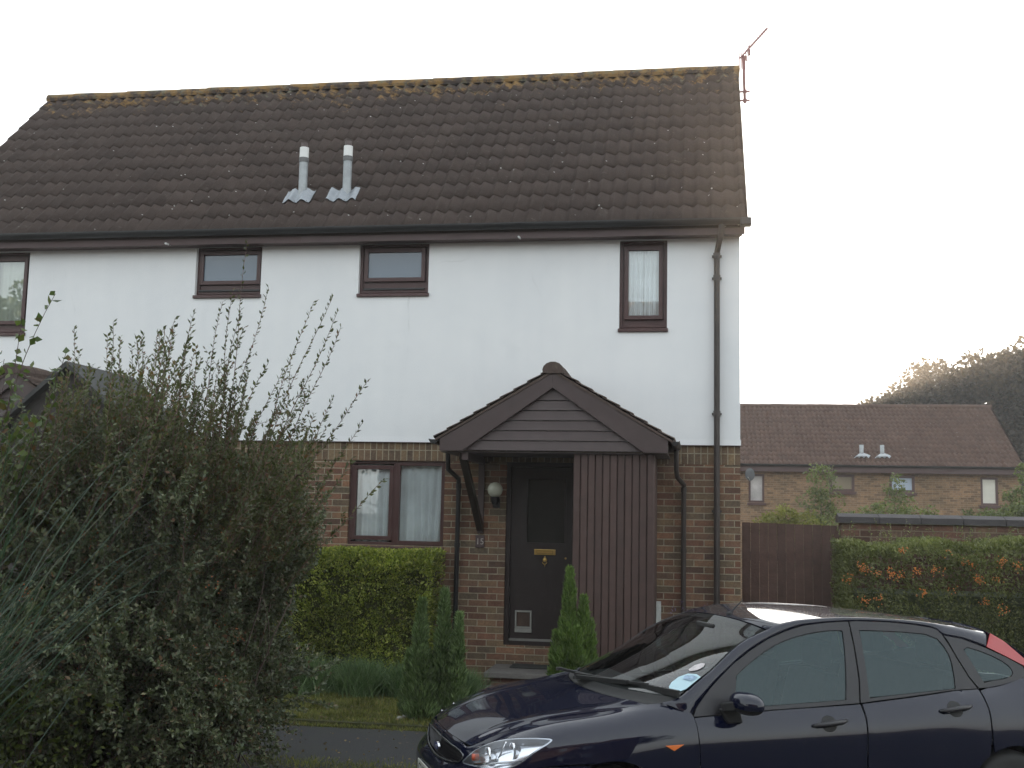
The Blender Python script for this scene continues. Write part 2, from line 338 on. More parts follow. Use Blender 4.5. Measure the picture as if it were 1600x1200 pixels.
def tiles(name,mat,parent,O,U,S,width,length,gauge,wave,amp,thick,seg=10,flat=.35,off=0):
    "courses of interlocking tiles: O eave corner, U along the eave, S up the slope"
    O=np.array(O,float);U=np.array(U,float);S=np.array(S,float);N=np.cross(U,S); N/=np.linalg.norm(N)
    if N[2]<0: N=-N
    nr=int(math.ceil(length/gauge)); tw=2*wave; ntile=int(math.ceil(width/tw))
    rng=np.random.default_rng(abs(hash(name))%1000+nr); V=[];F=[];b=0
    prof_x=np.linspace(0,tw,2*seg+1)
    ph=prof_x/wave*2*math.pi
    h=amp*(np.sin(ph)+.25*np.sin(2*ph))
    for r in range(nr):
        d0=r*gauge; d1=min((r+1)*gauge+.03,length)
        for t in range(ntile):
            x=np.clip(t*tw+prof_x+off,0,width)
            if x[-1]-x[0]<.01: continue
            jd=rng.normal(0,.0022); jn=rng.normal(0,.0012)
            n=len(x)
            lo=O+np.outer(x,U)+S*(d0+jd)
            A=lo+np.outer(h*1-.004+jn-thick*.2,N); B=lo+np.outer(h+thick+jn,N)
            C=O+np.outer(x,U)+S*d1+np.outer(h+.004+jn,N)
            V+= [A,B,C]; I=np.arange(n-1)
            F.append(np.stack([b+I,b+I+1,b+n+I+1,b+n+I],1)); F.append(np.stack([b+n+I,b+n+I+1,b+2*n+I+1,b+2*n+I],1))
            # side edges of the tile
            F.append(np.array([[b,b+n,b+2*n,b+2*n],[b+n-1,b+2*n-1,b+3*n-1,b+3*n-1]])[:, [0,1,2,2]]) if False else None
            F=[f for f in F if f is not None]
            b+=3*n
    o=np_mesh(name,np.concatenate(V),np.concatenate(F),mat,parent)
    return o
def ridge(name,mat,parent,a,b,r,step=.45,seg=9,drop=.5):
    a=np.array(a,float);b=np.array(b,float);L=np.linalg.norm(b-a);u=(b-a)/L;n=int(round(L/step));s=L/n
    side=np.cross(u,[0,0,1]);m=MB();rng=random.Random(3)
    for k in range(n):
        p=a+u*k*s;q=a+u*(k+1)*s+u*.02; dz=rng.gauss(0,.004)
        P0=[];P1=[]
        for i in range(seg+1):
            t=math.pi*(-.12+1.24*i/seg)
            for L_,pt,rr in((P0,p,r),(P1,q,r*.96)): L_.append(tuple(pt+side*math.cos(t)*rr+np.array([0,0,math.sin(t)*rr*.8+dz])))
        m.add(P0+P1,[(i,i+1,seg+2+i,seg+1+i) for i in range(seg)]+[tuple(range(seg+1)),tuple(range(2*seg+1,seg,-1))])
    return m.build(name,mat,parent)
def frame_boxes(m,x0,x1,z0,z1,y0,y1,t,tb=None):
    tb=tb or t
    m.box(x0,y0,z0,x0+t,y1,z1).box(x1-t,y0,z0,x1,y1,z1).box(x0+t,y0,z0,x1-t,y1,z0+tb).box(x0+t,y0,z1-t,x1-t,y1,z1)
def curtain(name,x0,x1,z0,z1,y,parent,folds=9,amp=.018,mat=None,flare=0):
    n=120;xs=np.linspace(x0,x1,n);rows=8;V=[]
    for k in range(rows):
        f=k/(rows-1);z=z1+(z0-z1)*f
        V.append(np.stack([xs+flare*f*np.sin((xs-x0)*9)*.03,y+amp*np.sin((xs-x0)/(x1-x0)*folds*2*math.pi+.8*np.sin(xs*7)+f*.5)*(.5+.5*f),np.full(n,z)],1))
    V=np.concatenate(V);I=np.arange(rows*n).reshape(rows,n)
    return np_mesh(name,V,np.stack([I[:-1,:-1],I[:-1,1:],I[1:,1:],I[1:,:-1]],-1).reshape(-1,4),mat or M_CURT,parent,True)
def window(parent,x0,x1,z0,z1,gx0,gx1,gz0,gz1,y,kind='top',bars=(),sill=.06,glass=None,label=None,curt=None,mat=None):
    "outer frame x0..x1,z0..z1; pane gx/gz; y = face of the frame"
    M=mat or M_FRAME
    m=MB(); frame_boxes(m,x0,x1,z0,z1,y,y+.07,.035,.035)
    fr=m.build('window',M,parent,bevel=.003)
    if label: fr['label']=label
    for (a,b,c,d) in ([(gx0,gx1,gz0,gz1)] if not bars else bars):
        cm=MB(); t=.048
        frame_boxes(cm,a-t,b+t,c-t,d+t,y-.012,y+.05,t)
        cm.build('casement',M,fr,bevel=.003)
        MB().box(a-.004,y+.014,c-.004,b+.004,y+.02,d+.004).build('pane',glass or M_GLASS,fr)
    if not bars:
        fm=MB(); t=.0485; y_=y+.024
        fm.box(x0+.036,y_,z0+.036,x1-.036,y_+.03,gz0-t).box(x0+.036,y_,gz1+t,x1-.036,y_+.03,z1-.036).box(x0+.036,y_,gz0-t,gx0-t,y_+.03,gz1+t).box(gx1+t,y_,gz0-t,x1-.036,y_+.03,gz1+t); fm.build('inner_frame',M,fr)
    if kind=='top':          # lower rail and vent gap under the sash
        MB().box(gx0-.045,y-.02,z0+.034,gx1+.045,y+.01,z0+.055).build('vent_bar',M_BLKPL,fr)
    s=MB().prism([(x0-.012,y-.085,z0-sill*.4),(x0-.012,y+.03,z0-sill*.0+.004),(x0-.012,y+.03,z0-sill),(x0-.012,y-.085,z0-sill)],(x1-x0+.024,0,0))
    s.build('sill',M,fr,bevel=.003)
    return fr

# ================================================================ the pair of houses
H=thing('semi_detached_house','pair of houses with white render over brick and one long brown tiled roof','house',(-5.24,0,0))
XL,XR=-10.5,0.0
Y0=0.0
W1=(-6.68,-5.815,4.62,5.215);W2=(-4.56,-3.685,4.615,5.215);W3=(-1.385,-.83,4.165,5.2);W0=(-9.55,-8.96,4.16,5.2)
GW=(-4.59,-3.42,1.575,2.57); DR=(-2.68,-1.86,.475,2.575); GW2=(-7.06,-5.89,1.575,2.57); DR2=(-8.62,-7.80,.475,2.575)
wall_open(XL,XR,-.3,2.575,Y0,Y0+.25,[GW,DR,GW2,DR2],M_BRICK,'brick_wall',H)
MB().box(XL,Y0-.002,2.5765,XR,Y0+.25,2.799).build('soldier_course',M_SOLD,H)
rw=wall_open(XL,XR,2.80,5.26,Y0-.022,Y0+.25,[(a,b,c-.05,d) for a,b,c,d in (W0,W1,W2,W3)],M_RENDER,'render_wall',H)
MB().prism([(XL-.004,Y0-.0225,2.86),(XL-.004,Y0-.0265,2.795),(XL-.004,Y0-.02,2.795)],(XR-XL+.012,0,0)).build('render_drip',M_RENDER,H)
MB().prism([(XL-.01,Y0-.030,2.7945),(XL-.01,Y0-.030,2.788),(XL-.01,Y0+.0,2.788),(XL-.01,Y0+.0,2.7945)],(XR-XL+.025,0,0)).build('drip_bead',M_FASC,H)
YB=5.66   # back wall
ZE,ZR,YE,YR=5.345,8.33,-.26,2.70
# gable ends and back
for nm,x,sx in(('gable_wall',XR,-.25),('gable_wall',XL,.25)):
    MB().prism([(x,Y0+.26,-.3),(x,YB,-.3),(x,YB,5.2),(x,YR,8.12),(x,Y0+.26,5.55)],(sx,0,0)).build(nm,M_BRICK,H)
MB().box(XL+.26,YB-.25,-.3,XR-.26,YB,5.2).build('back_wall',M_BRICK,H)
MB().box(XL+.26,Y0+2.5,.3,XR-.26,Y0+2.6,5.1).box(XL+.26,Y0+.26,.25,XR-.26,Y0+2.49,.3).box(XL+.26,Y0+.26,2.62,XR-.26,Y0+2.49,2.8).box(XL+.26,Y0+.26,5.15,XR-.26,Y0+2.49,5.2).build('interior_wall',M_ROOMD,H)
S=np.array([0,YR-YE,ZR-ZE]);Ls=np.linalg.norm(S);S=S/Ls
slope_n=np.array([0,-S[2],S[1]])
rf=tiles('roof',M_TILE,H,(XL-.07,YE,ZE),(1,0,0),S,XR-XL+.14,Ls,.345,.165,.021,.026)
Sb=np.array([0,-(YR-YE),ZR-ZE])/Ls
MB().prism([(XL-.05,2*YR-YE,ZE-.03),(XL-.05,YR,ZR-.03),(XL-.05,YE+.02,ZE-.03),(XL-.05,YE+.06,ZE-.08),(XL-.05,YR,ZR-.09),(XL-.05,2*YR-YE,ZE-.1)],(XR-XL+.10,0,0)).build('roof_deck',M_TILE,rf)
ridge('ridge_tiles',M_TILE,rf,(XL-.08,YR,ZR-.035),(XR+.08,YR,ZR-.035),.125)
# mortar verge strips
for x in(XL-.085,XR+.055):
    MB().prism([(x,YE,ZE-.05),(x,YR,ZR-.05),(x,YR,ZR+.01),(x,YE,ZE+.012)],(.03,0,0)).build('verge',M_TILE,rf)
# fascias, gutter
MB().box(XL-.02,YE+.05,5.2,-5.2415,YE+.075,5.335).build('fascia',M_FASC,H)
MB().box(-5.24,YE+.05,5.2,XR+.05,YE+.075,5.335).build('fascia',M_FASC2,H)['label']='paler fascia board of the right house'
MB().box(XL,YE+.076,5.205,XR,Y0-.023,5.215).build('soffit',M_FASC,H)
for x in(XL-.02,XR): MB().box(x,YE+.076,5.2155,x+.025,Y0-.023,5.33).build('verge_end',M_FASC,H)
def gutter(name,a,b,r,parent,mat,down=0):
    a=Vector(a);b=Vector(b);d=(b-a).normalized();sd=d.cross(Vector((0,0,1)))
    m=MB();seg=8
    for rr,inv in((r,0),(r-.006,1)):
        P0=[];P1=[]
        for i in range(seg+1):
            t=math.pi+math.pi*i/seg
            for L_,p in((P0,a),(P1,b)): L_.append(p+sd*math.cos(t)*rr+Vector((0,0,math.sin(t)*rr*1.0)))
        m.add(P0+P1,[(i,i+1,seg+2+i,seg+1+i) for i in range(seg)])
        if not inv: m.add(P0,[tuple(range(seg+1))]); m.add(P1,[tuple(range(seg+1))])
    for sgn in(-1,1): m.bar(a+sd*sgn*r,b+sd*sgn*r,.008,.012)
    n=int((b-a).length/.9)
    for k in range(n+1):
        p=a+(b-a)*min(1,(k+.3)/max(n,1)); 
        if k<n or n<2: m.tube([p-d*.02,p+d*.02],r+.006,12)if False else None
    return m.build(name,mat,parent)
gt=gutter('gutter',(XL-.12,YE-.015,5.355),(XR+.115,YE-.015,5.355),.062,H,M_BLKPL)
MB().box(XR-.005,YE-.085,5.275,XR+.12,YE+.049,5.36).build('gutter_end',M_BLKPL,gt,bevel=.012)
# main downpipe with offset under the eave
px=-.262
dp=MB().tube([(px+.05,YE-.01,5.30),(px+.05,YE-.01,5.215),(px+.02,YE+.09,5.10),(px,-.085,5.0),(px,-.085,-.02)],.034,14).build('downpipe',M_PIPE,H,True,auto=40)
for z in(4.98,4.72,3.15,2.05,1.0): MB().tube([(px,-.085,z-.03),(px,-.085,z+.03)],.041,14).box(px-.055,-.055,z-.012,px+.055,Y0-.024 if z>2.8 else Y0-.001,z+.012).build('pipe_clip',M_PIPE,dp)
# overflow pipes
for x,z in((-2.55,5.21),(-6.97,5.215)): MB().tube([(x,YE+.1,z),(x,YE-.03,z-.012)],.012,10).build('overflow_pipe',M_WHITE,H)
# windows
YF=.035
window(H,*W2,-4.46,-3.79,4.80,5.115,YF,'top',glass=M_GLASSD)
f1=window(H,*W1,-6.60,-5.895,4.79,5.118,YF,'top',glass=M_GLASSD)
curtain('curtain',-6.62,-6.30,4.75,5.13,YF+.12,f1,3)
f3=window(H,*W3,-1.283,-.93,4.308,5.085,YF,'tall',glass=M_GLASS); curtain('curtain',-1.31,-1.108,4.27,5.1,YF+.07,f3,4); curtain('curtain',-1.104,-.90,4.27,5.1,YF+.07,f3,4)
f0=window(H,*W0,-9.45,-9.06,4.305,5.085,YF,'tall',glass=M_GLASS); curtain('curtain',-9.5,-9.02,4.27,5.12,YF+.09,f0,4,mat=P('lace_curtain',(.55,.58,.5),.9,.1,3))
fg=window(H,*GW,0,0,0,0,YF,'ground',bars=((-4.505,-4.10,1.68,2.468),(-3.97,-3.465,1.63,2.515)))
MB().box(-4.052,YF-.004,1.61,-4.018,YF+.06,2.535).build('mullion',M_FRAME,fg)
curtain('curtain',-4.52,-4.09,1.60,2.53,YF+.075,fg,4,.02,flare=1); curtain('curtain',-3.98,-3.44,1.60,2.53,YF+.075,fg,5,.02,flare=1)
fg2=window(H,*GW2,0,0,0,0,YF,'ground',bars=((-6.975,-6.57,1.68,2.468),(-6.44,-5.935,1.63,2.515))); curtain('curtain',-7.0,-5.93,1.6,2.53,YF+.1,fg2,8)
# front doors
def front_door(x0,x1,full=True):
    z0=DR[2];zt=DR[3]
    m=MB();frame_boxes(m,x0,x1,z0,zt,.02,.10,.055,.05); fr=m.build('door_frame',M_DOOR,H,bevel=.003)
    m=MB(); a,b=x0+.057,x1-.057; g0,g1,gz0,gz1=x0+.247,x0+.683,1.647,2.376
    wall=MB(); 
    for q in((a,g0-.02,z0+.055,zt-.057),(g1+.02,b,z0+.055,zt-.057),(g0-.02,g1+.02,z0+.055,gz0-.02),(g0-.02,g1+.02,gz1+.02,zt-.057)): wall.box(q[0],.055,q[2],q[1],.095,q[3])
    d=wall.build('door',M_DOOR,H)
    mm=MB();frame_boxes(mm,g0-.02,g1+.02,gz0-.02,gz1+.02,.047,.10,.02);mm.build('glazing_bead',M_DOOR,d,bevel=.002)
    MB().box(g0,.07,gz0,g1,.076,gz1).build('door_glass',M_OBSC,d)
    lx=x0+.335
    m=MB().box(lx,.046,1.508,lx+.25,.0545,1.572); m.build('letterbox',M_BRASS,d,bevel=.003); 
    m=MB();frame_boxes(m,lx+.03,lx+.22,1.522,1.558,.041,.0455,.004);m.build('letter_flap',P('brass_dark',(.30,.2,.08),.4,0,metal=1) if full else M_BRASS,d)
    kx=lx+.127
    m=MB().lathe([(0,-.02),(.022,-.016),(.026,-.005),(.022,0)],(kx,.0545,1.45),'y',16)
    m.prism([(kx-.016,.05,1.462),(kx+.016,.05,1.462),(kx+.006,.05,1.495),(kx-.006,.05,1.495)],(0,-.012,0))
    m.prism([(kx-.006,.05,1.40),(kx+.006,.05,1.40),(kx,.05,1.372)],(0,-.012,0)); m.tube([(kx+.025*math.cos(t),.028,1.428+.025*math.sin(t)) for t in np.linspace(-math.pi,0.0,9)],.005,8); m.build('knocker',M_BRASS,d)
    MB().tube([(b-.06,.055,1.475),(b-.06,.035,1.475)],.011,12).build('lock',M_BRASS,d)
    MB().box(a,.03,z0+.051,b,.052,z0+.075).build('weather_bar',P('aluminium',(.45,.44,.42),.35,.1,9,metal=.8) if full else M_STONE,d)
    if full:
        m=MB();frame_boxes(m,-2.555,-2.36,.665,.868,.036,.054,.020);m.box(-2.556,.038,.618,-2.359,.053,.663)
        cf=m.build('cat_flap',P('cat_flap_grey',(.27,.265,.24),.5,.15,20),d,bevel=.004)
        MB().box(-2.53,.047,.69,-2.385,.052,.845).build('flap_panel',P('flap_brown',(.075,.05,.04),.25,.3,8),cf)
front_door(DR[0],DR[1]); front_door(DR2[0],DR2[1],False)

# porch canopies (gabled, tiled) with a boarded store on one side
def porch(cx,mirror):
    sx=-1 if mirror else 1
    X=lambda d: cx+sx*d
    yg=-1.0; HW=1.235
    B=MB()
    # gable: horizontal shiplap
    gz=[2.652,2.762,2.872,2.982,3.092,3.202,3.33]; 
    for k in range(6):
        z0,z1=gz[k]+.004,gz[k+1]; w=lambda z:max(.0,(3.345-z)/.685*.985)
        a,b=w(z0),w(z1)
        B.prism([(X(-a),yg+.012,z0),(X(a),yg+.012,z0),(X(b),yg+.028,z1),(X(-b),yg+.028,z1)],(0,.02,0))
    R_=thing_part=B.build('porch',M_WOODH,H)
    if mirror: R_['label']='porch of the left house, mostly behind the big shrub'
    # barge boards
    for s in(-1,1):
        P0=[(X(0),3.505),(X(s*HW),2.775),(X(s*HW),2.642),(X(s*.985),2.642),(X(0),3.335)]
        MB().prism([(x,yg-.03,z) for x,z in P0],(0,.035,0)).build('barge_board',M_WOODH,R_,bevel=.003)
    MB().box(X(-HW),yg+.04,2.632,X(HW),-.023,2.642).build('porch_soffit',M_WOODH,R_)
    # tiled slopes
    sl=math.hypot(HW+.06,.765)
    for s in(-1,1):
        # ridge runs along y; courses step up the slope
        e=(X(s*(HW+.06)),yg-.045,2.775); U=(0,1,0); Sd=np.array([-(s*sx)*(HW+.06),0,.765])/sl
        tiles('porch_tiles',M_TILEP,R_,e,U,Sd,1.02,sl,.17,.075,.010,.022,6)
        MB().prism([(X(0),yg-.04,3.53),(X(s*(HW+.05)),yg-.04,2.775),(X(s*(HW+.05)),yg-.04,2.75),(X(0),yg-.04,3.50)],(0,1.015,0)).build('tile_bed',M_TILEP,R_)
    ridge('porch_ridge',M_TILEP,R_,(X(0),yg-.055,3.525),(X(0),-.025,3.525),.115,.34)
    # gutters and pipes
    for s in(-1,1):
        gx=X(s*(HW+.075))
        g=gutter('porch_gutter',(gx,yg-.03,2.765),(gx,-.025,2.765),.045,R_,M_BLKPL)
        wx=X(-1.215) if s<0 else X(1.39)
        if s<0: pts=[(gx+sx*.01,-.32,2.72),(gx+sx*.01,-.3,2.60),(gx+sx*.01,-.28,2.47),(wx,-.09,2.37),(wx,-.07,2.3),(wx,-.07,.02)]
        else: pts=[(gx,-.32,2.72),(gx,-.3,2.50),(gx+sx*.01,-.25,2.42),(wx,-.09,2.34),(wx,-.07,2.28),(wx,-.07,.02)]
        d=MB().tube(pts,.028,12); 
        for z in(2.28,1.6,.7): d.tube([(wx,-.07,z-.025),(wx,-.07,z+.025)],.034,12)
        d.build('porch_downpipe',M_BLKPL if s<0 else M_PIPE,R_,True,auto=40)
    # diagonal brace
    MB().bar((X(-1.0),-.9,2.60),(X(-.955),-.03,1.80),.07,.085,(0,1,1)).build('brace',M_DOOR,R_)
    MB().box(X(-1.0),-.95,2.55,X(-.93),-.03,2.63).build('brace_beam',M_WOODH,R_)
    MB().box(X(-.99),-.03,1.74,X(-.92),-.001,2.6).build('brace_post',M_WOODH,R_)
    # store cupboard
    xa,xb=.222,1.092; n=11; w_=(xb-xa)/n; m=MB()
    for k in range(n):
        a=xa+k*w_; q=random.uniform(-.002,.002); m.prism([(X(a+.003),-.90+q,.02),(X(a+.009),-.908+q,.02),(X(a+w_-.009),-.908+q,.02),(X(a+w_-.003),-.90+q,.02),(X(a+w_-.003),-.885,.02),(X(a+.003),-.885,.02)],(0,0,2.611))
    st=m.build('store_cupboard',M_WOOD,H)
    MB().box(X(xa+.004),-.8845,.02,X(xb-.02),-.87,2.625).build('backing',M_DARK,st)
    m=MB()
    for k in range(9):
        a=-.885+k*.096; m.box(X(xb-.018),a,.02,X(xb-.002),a+.09,2.63)
    m.box(X(xa+.003),-.868,.02,X(xa+.02),-.003,2.63)
    m.build('side_boards',M_WOOD,st)
    return R_
porch(-2.02,False); porch(-8.44,True)
# flues: lead flashing, grey pipe, dark collar, white cap
for k,(x,dy,lean) in enumerate(((-5.455,0,-.0),(-4.87,0,0.0))):
    yb=.33; zb=ZE+(yb-YE)*(ZR-ZE)/(YR-YE)
    n=25; xs=np.linspace(x-.22,x+.16,n); V=[];rng=np.random.default_rng(k)
    for r_ in range(5):
        t=r_/4; yy=yb-.12+.20*t; zz=ZE+(yy-YE)*(ZR-ZE)/(YR-YE)
        h=.030+.024*np.sin((xs-XL+.07)/.165*2*math.pi)+rng.normal(0,.003,n)+.035*np.exp(-((xs-x)/.07)**2-((t-.55)/.3)**2)
        V.append(np.stack([xs+(.5-t)*0,yy+slope_n[1]*h,zz+slope_n[2]*h],1))
    V=np.concatenate(V);I=np.arange(5*n).reshape(5,n)
    fl=MB().tube([(x,yb,zb-.05),(x+lean,yb,zb+.44)],.055,20).build('flue',M_GREYM,H,True,auto=40)
    np_mesh('flashing',V,np.stack([I[:-1,:-1],I[:-1,1:],I[1:,1:],I[1:,:-1]],-1).reshape(-1,4),P('lead_flashing',(.27,.29,.31),.45,.2,8,.2,30,metal=.4),fl,True)
    MB().tube([(x+lean,yb,zb+.44),(x+lean,yb,zb+.50)],.062,20).build('collar',P('collar_grey',(.12,.12,.12),.6,.3,20),fl,True,auto=40)
    MB().tube([(x+lean,yb,zb+.50),(x+lean,yb,zb+.635)],.058,20).build('cap',M_WHITE,fl,True,auto=40)
    MB().tube([(x+lean,yb,zb+.636),(x+lean,yb,zb+.70)],.043,16).build('cowl',P('cowl_brown',(.1,.075,.07),.7,.3,20),fl,True,auto=40)

# fittings fixed to the house
L_=thing('wall_lamp','white globe wall lamp on a black bracket left of the front door','lamp',(-2.79,-.001,2.24))
MB().lathe([(0.0,-.088),(.03,-.084),(.055,-.07),(.077,-.045),(.089,0),(.084,.03),(.068,.058),(.045,.077),(.02,.087),(0,.089)],(-2.79,-.13,2.245),'z',28).build('globe',P('opal_glass',(.62,.64,.52),.25,.1,6,coat=.3),L_,True)
MB().lathe([(0,-.175),(.03,-.17),(.045,-.13),(.05,-.09),(.04,-.075)],(-2.79,-.13,2.245),'z',20).box(-2.815,-.12,2.09,-2.765,-.001,2.13).box(-2.83,-.02,2.04,-2.75,-.001,2.16).build('bracket',M_BLKPL,L_)
def text(name,s,size,loc,rot,mat,parent,ext=.001,local=False,align='CENTER'):
    cu=bpy.data.curves.new(name,'FONT'); cu.body=s; cu.size=size; cu.extrude=ext; cu.align_x=align; cu.align_y='CENTER'
    tmp=bpy.data.objects.new('tmp',cu); me=bpy.data.meshes.new_from_object(tmp); bpy.data.objects.remove(tmp); bpy.data.curves.remove(cu)
    o,L=finish(me,name,mat,parent,False,(0,0,0)); Mx=Matrix.Translation(Vector(loc)-(Vector((0,0,0)) if local else L))@rot.to_4x4(); me.transform(Mx); return o
N_=thing('house_number_plaque','small dark plaque with number 15 on the brick beside the door','plaque',(-2.98,-.001,1.65))
MB().box(-3.03,-.014,1.575,-2.925,-.002,1.72).build('plate',P('plaque_brown',(.07,.045,.045),.5,.2,20),N_,bevel=.003)
RX=Matrix.Rotation(R(90),3,'X')
text('numerals','15',.10,(-2.977,-.0155,1.643),RX,P('plaque_cream',(.34,.31,.28),.5,.2,20),N_)
A=thing('tv_aerial','thin rusty red roof aerial on a mast at the ridge end','aerial',(.19,2.6,7.83))
MB().tube([(.17,2.62,7.80),(.15,2.62,8.50)],.020,8).build('mast',M_RED,A)
for z in(7.84,7.97): MB().bar((.06,2.62,z),(.24,2.62,z),.022,.022).box(.145,2.60,z-.02,.195,2.64,z+.02).build('mast_bracket',M_RED,A)
bm_=MB().bar((.10,2.62,8.46),(.485,2.55,8.865),.02,.02); bo=bm_.build('boom',M_RED,A)
m=MB(); a=Vector((.10,2.62,8.46));b=Vector((.485,2.55,8.865)); side=Vector((0,.2,-.18)); 
for k in range(11):
    p=a.lerp(b,.28+.07*k); hl=.10-.003*k; m.tube([p+Vector((0.02,-.3,1)).normalized()*hl*.5,p-Vector((0.02,-.3,1)).normalized()*hl*.6],.0055,5)
m.build('aerial_rod',M_RED,A)
m=MB()
def loop(m,x0,x1,z0,z1,y,r=.007): m.tube([(x0,y,z0),(x1,y,z0),(x1,y,z1),(x0,y,z1),(x0,y,z0)],r,5,False)
loop(m,.095,.125,8.30,8.54,2.6);loop(m,.175,.20,8.30,8.50,2.62);loop(m,.185,.225,8.42,8.64,2.6);m.box(.215,2.57,8.50,.25,2.63,8.57);m.build('reflector_loop',M_RED,A)
St=thing('door_steps','two low concrete slab steps below the front door','steps',(-2.3,-.4,0))
MB().box(-2.76,-.74,.205,-1.78,-.003,.26).build('top_slab',M_STONE,St,bevel=.006)
MB().box(-2.70,-.68,-.01,-1.84,-.003,.204).build('riser',M_BRICKWALL,St)
MB().box(-2.79,-1.0,.075,-1.75,-.69,.12).build('lower_slab',M_STONE,St,bevel=.006)
MB().box(-2.74,-.95,-.01,-1.80,-.70,.074).build('lower_riser',M_BRICKWALL,St)
tag(MB().box(-2.55,-.32,.261,-1.84,-.02,.275).build('doormat',P('doormat_dark',(.025,.027,.025),.95,.2,40,.5,90),None,bevel=.004),'thin dark mat on the top doorstep','doormat')
tag(MB().box(-.918,-.45,.58,-.866,-.442,1.06).build('warning_strip',P('white_sticker',(.5,.52,.5),.5,.3,12),None),'narrow worn white strip fixed to the corner of the boarded store','plastic strip')
m=MB()
for z,c in((.90,.02),(.86,.014),(.80,.018),(.70,.016)): pass

# ================================================================ far house behind the fence
F=thing('far_house','long yellow brick house with brown roof seen beyond the garden wall','house',(5,27,-1.5))
fx0,fx1=-.3,10.25
FW=[(1.26,1.80,2.55,3.54),(4.0,4.84,2.98,3.57),(5.99,6.83,2.98,3.57),(8.96,9.52,2.6,3.54)]
wall_open(fx0,fx1,-1.6,3.66,27.3,27.55,FW,M_BRICKFAR,'wall',F)
MB().box(fx0,27.55,-1.6,fx1,35.3,3.6).build('rear_walls',M_BRICKFAR,F)
for i,(a,b,c,d) in enumerate(FW):
    m=MB();frame_boxes(m,a,b,c,d,27.32,27.4,.07 if i not in(1,2) else .09); fr=m.build('window',M_FRAME,F)
    MB().box(a+.06,27.36,c+.06,b-.06,27.37,d-.06).build('pane',[P('far_curtain',(.45,.43,.42),.6,.35,2,coat=.4),P('far_blind_brown',(.20,.16,.10),.5,.1,2,coat=.4),P('far_glass_blue',(.38,.45,.55),.3,.1,1,coat=.6),P('far_curtain_pale',(.6,.58,.5),.6,.1,2,coat=.4)][i],fr)
    MB().box(a-.05,27.22,c-.09,b+.05,27.33,c-.01).build('sill',M_FRAME,fr)
MB().box(fx0-.05,27.0,3.63,fx1+.05,27.06,3.86).build('fascia',M_FASC,F)
MB().box(fx0,27.061,3.64,fx1,27.29,3.66).build('soffit',M_FASC,F)
gutter('gutter',(fx0-.1,26.93,3.88),(fx1+.12,26.93,3.88),.07,F,M_BLKPL)
Sf=np.array([0,4.35,2.47]);Lf=np.linalg.norm(Sf);Sf/=Lf
r2=tiles('roof',M_TILEF,F,(fx0-.07,26.95,3.86),(1,0,0),Sf,fx1-fx0+.14,Lf,.345,.165,.03,.045,6)
MB().prism([(fx0-.05,27.0,3.80),(fx0-.05,31.3,6.25),(fx0-.05,35.6,3.80)],(fx1-fx0+.1,0,0)).build('roof_deck',M_TILEF,r2)
ridge('ridge_tiles',M_TILEF,r2,(fx0-.08,31.3,6.31),(fx1+.08,31.3,6.31),.14)
for x in(5.13,5.82):
    fl=MB().tube([(x,27.6,4.1),(x,27.6,4.62)],.07,14).build('flue',M_GREYM,F,True)
    m=MB();m.prism([(x-.28,27.35,4.14),(x-.2,27.33,4.22),(x-.12,27.35,4.15),(x-.04,27.33,4.22),(x+.04,27.35,4.15),(x+.12,27.33,4.22),(x+.2,27.35,4.15),(x+.28,27.5,4.24),(x,27.62,4.36)],(0,.06,.02)); m.build('flashing',P('far_lead',(.36,.38,.40),.5,.1,9),fl)
D=thing('satellite_dish','small grey satellite dish on the far left of the yellow brick house','dish',(.95,26.9,3.5))
V=[];n=20
for i in range(6):
    r_=.22*i/5
    for k in range(n): t=2*math.pi*k/n; V.append((1.28+r_*math.cos(t)*.75,26.75-.12+.5*r_*r_+.25*r_*math.cos(t),3.50+r_*math.sin(t)))
I=np.arange(6*n).reshape(6,n);J=np.roll(I,-1,1)
np_mesh('reflector',V,np.stack([I[:-1],I[1:],J[1:],J[:-1]],-1).reshape(-1,4),P('dish_grey',(.06,.065,.07),.5,.1,5),D,True)
MB().tube([(1.28,26.75,3.5),(1.28,27.29,3.45)],.03,8).tube([(1.28,26.65,3.3),(1.2,26.4,3.4)],.015,6).build('mount',M_GREYM,D)

# ================================================================ fence, garden wall, shed
G=thing('board_fence','brown vertical board gate between the house corner and the garden wall','fence',(.6,.35,0))
m=MB();n=11
for k in range(n):
    a=.03+k*.099; q=random.uniform(-.003,.003); m.box(a,.33+q,-.1,a+.0955,.35+q,1.935-.002*k+random.uniform(-.004,.004))
m.build('boards',P('fence_brown',(.085,.047,.036),.8,.2,9,.3,40,island=.15),G)
MB().box(.03,.355,.3,1.12,.39,.4).box(.03,.355,1.5,1.12,.39,1.6).build('rail',M_WOODH,G)
G2=thing('garden_wall','low dark brick garden wall with grey coping behind the berry hedge','wall',(3.6,.4,0))
wall_open(1.13,8.5,-.2,1.95,.30,.52,[],M_BRICKWALL,'brickwork',G2)
m=MB();x=1.10
while x<8.5:
    m.prism([(x,.26,1.952),(x,.26,2.02),(x,.41,2.06),(x,.56,2.02),(x,.56,1.952)],(.443,0,0)); x+=.45
m.build('coping',P('coping_grey',(.06,.054,.056),.85,.2,6,.4,60,island=.12),G2)
M_SHED=P('weathered_timber',(.05,.043,.04),.8,.2,8,.3,40)
T=thing('garden_shed','dark timber garden shed with a pitched roof peeping over the big shrub','shed',(-6.76,-2.0,0))
sx_=-6.756; ap=3.40
MB().box(sx_-.62,-2.55,-.02,sx_+.62,-1.3,2.78).build('wall',M_SHED,T)
MB().prism([(sx_,-2.56,ap-.06),(sx_-.70,-2.56,2.78),(sx_+.70,-2.56,2.78)],(0,1.26,0)).build('gable',M_SHED,T)
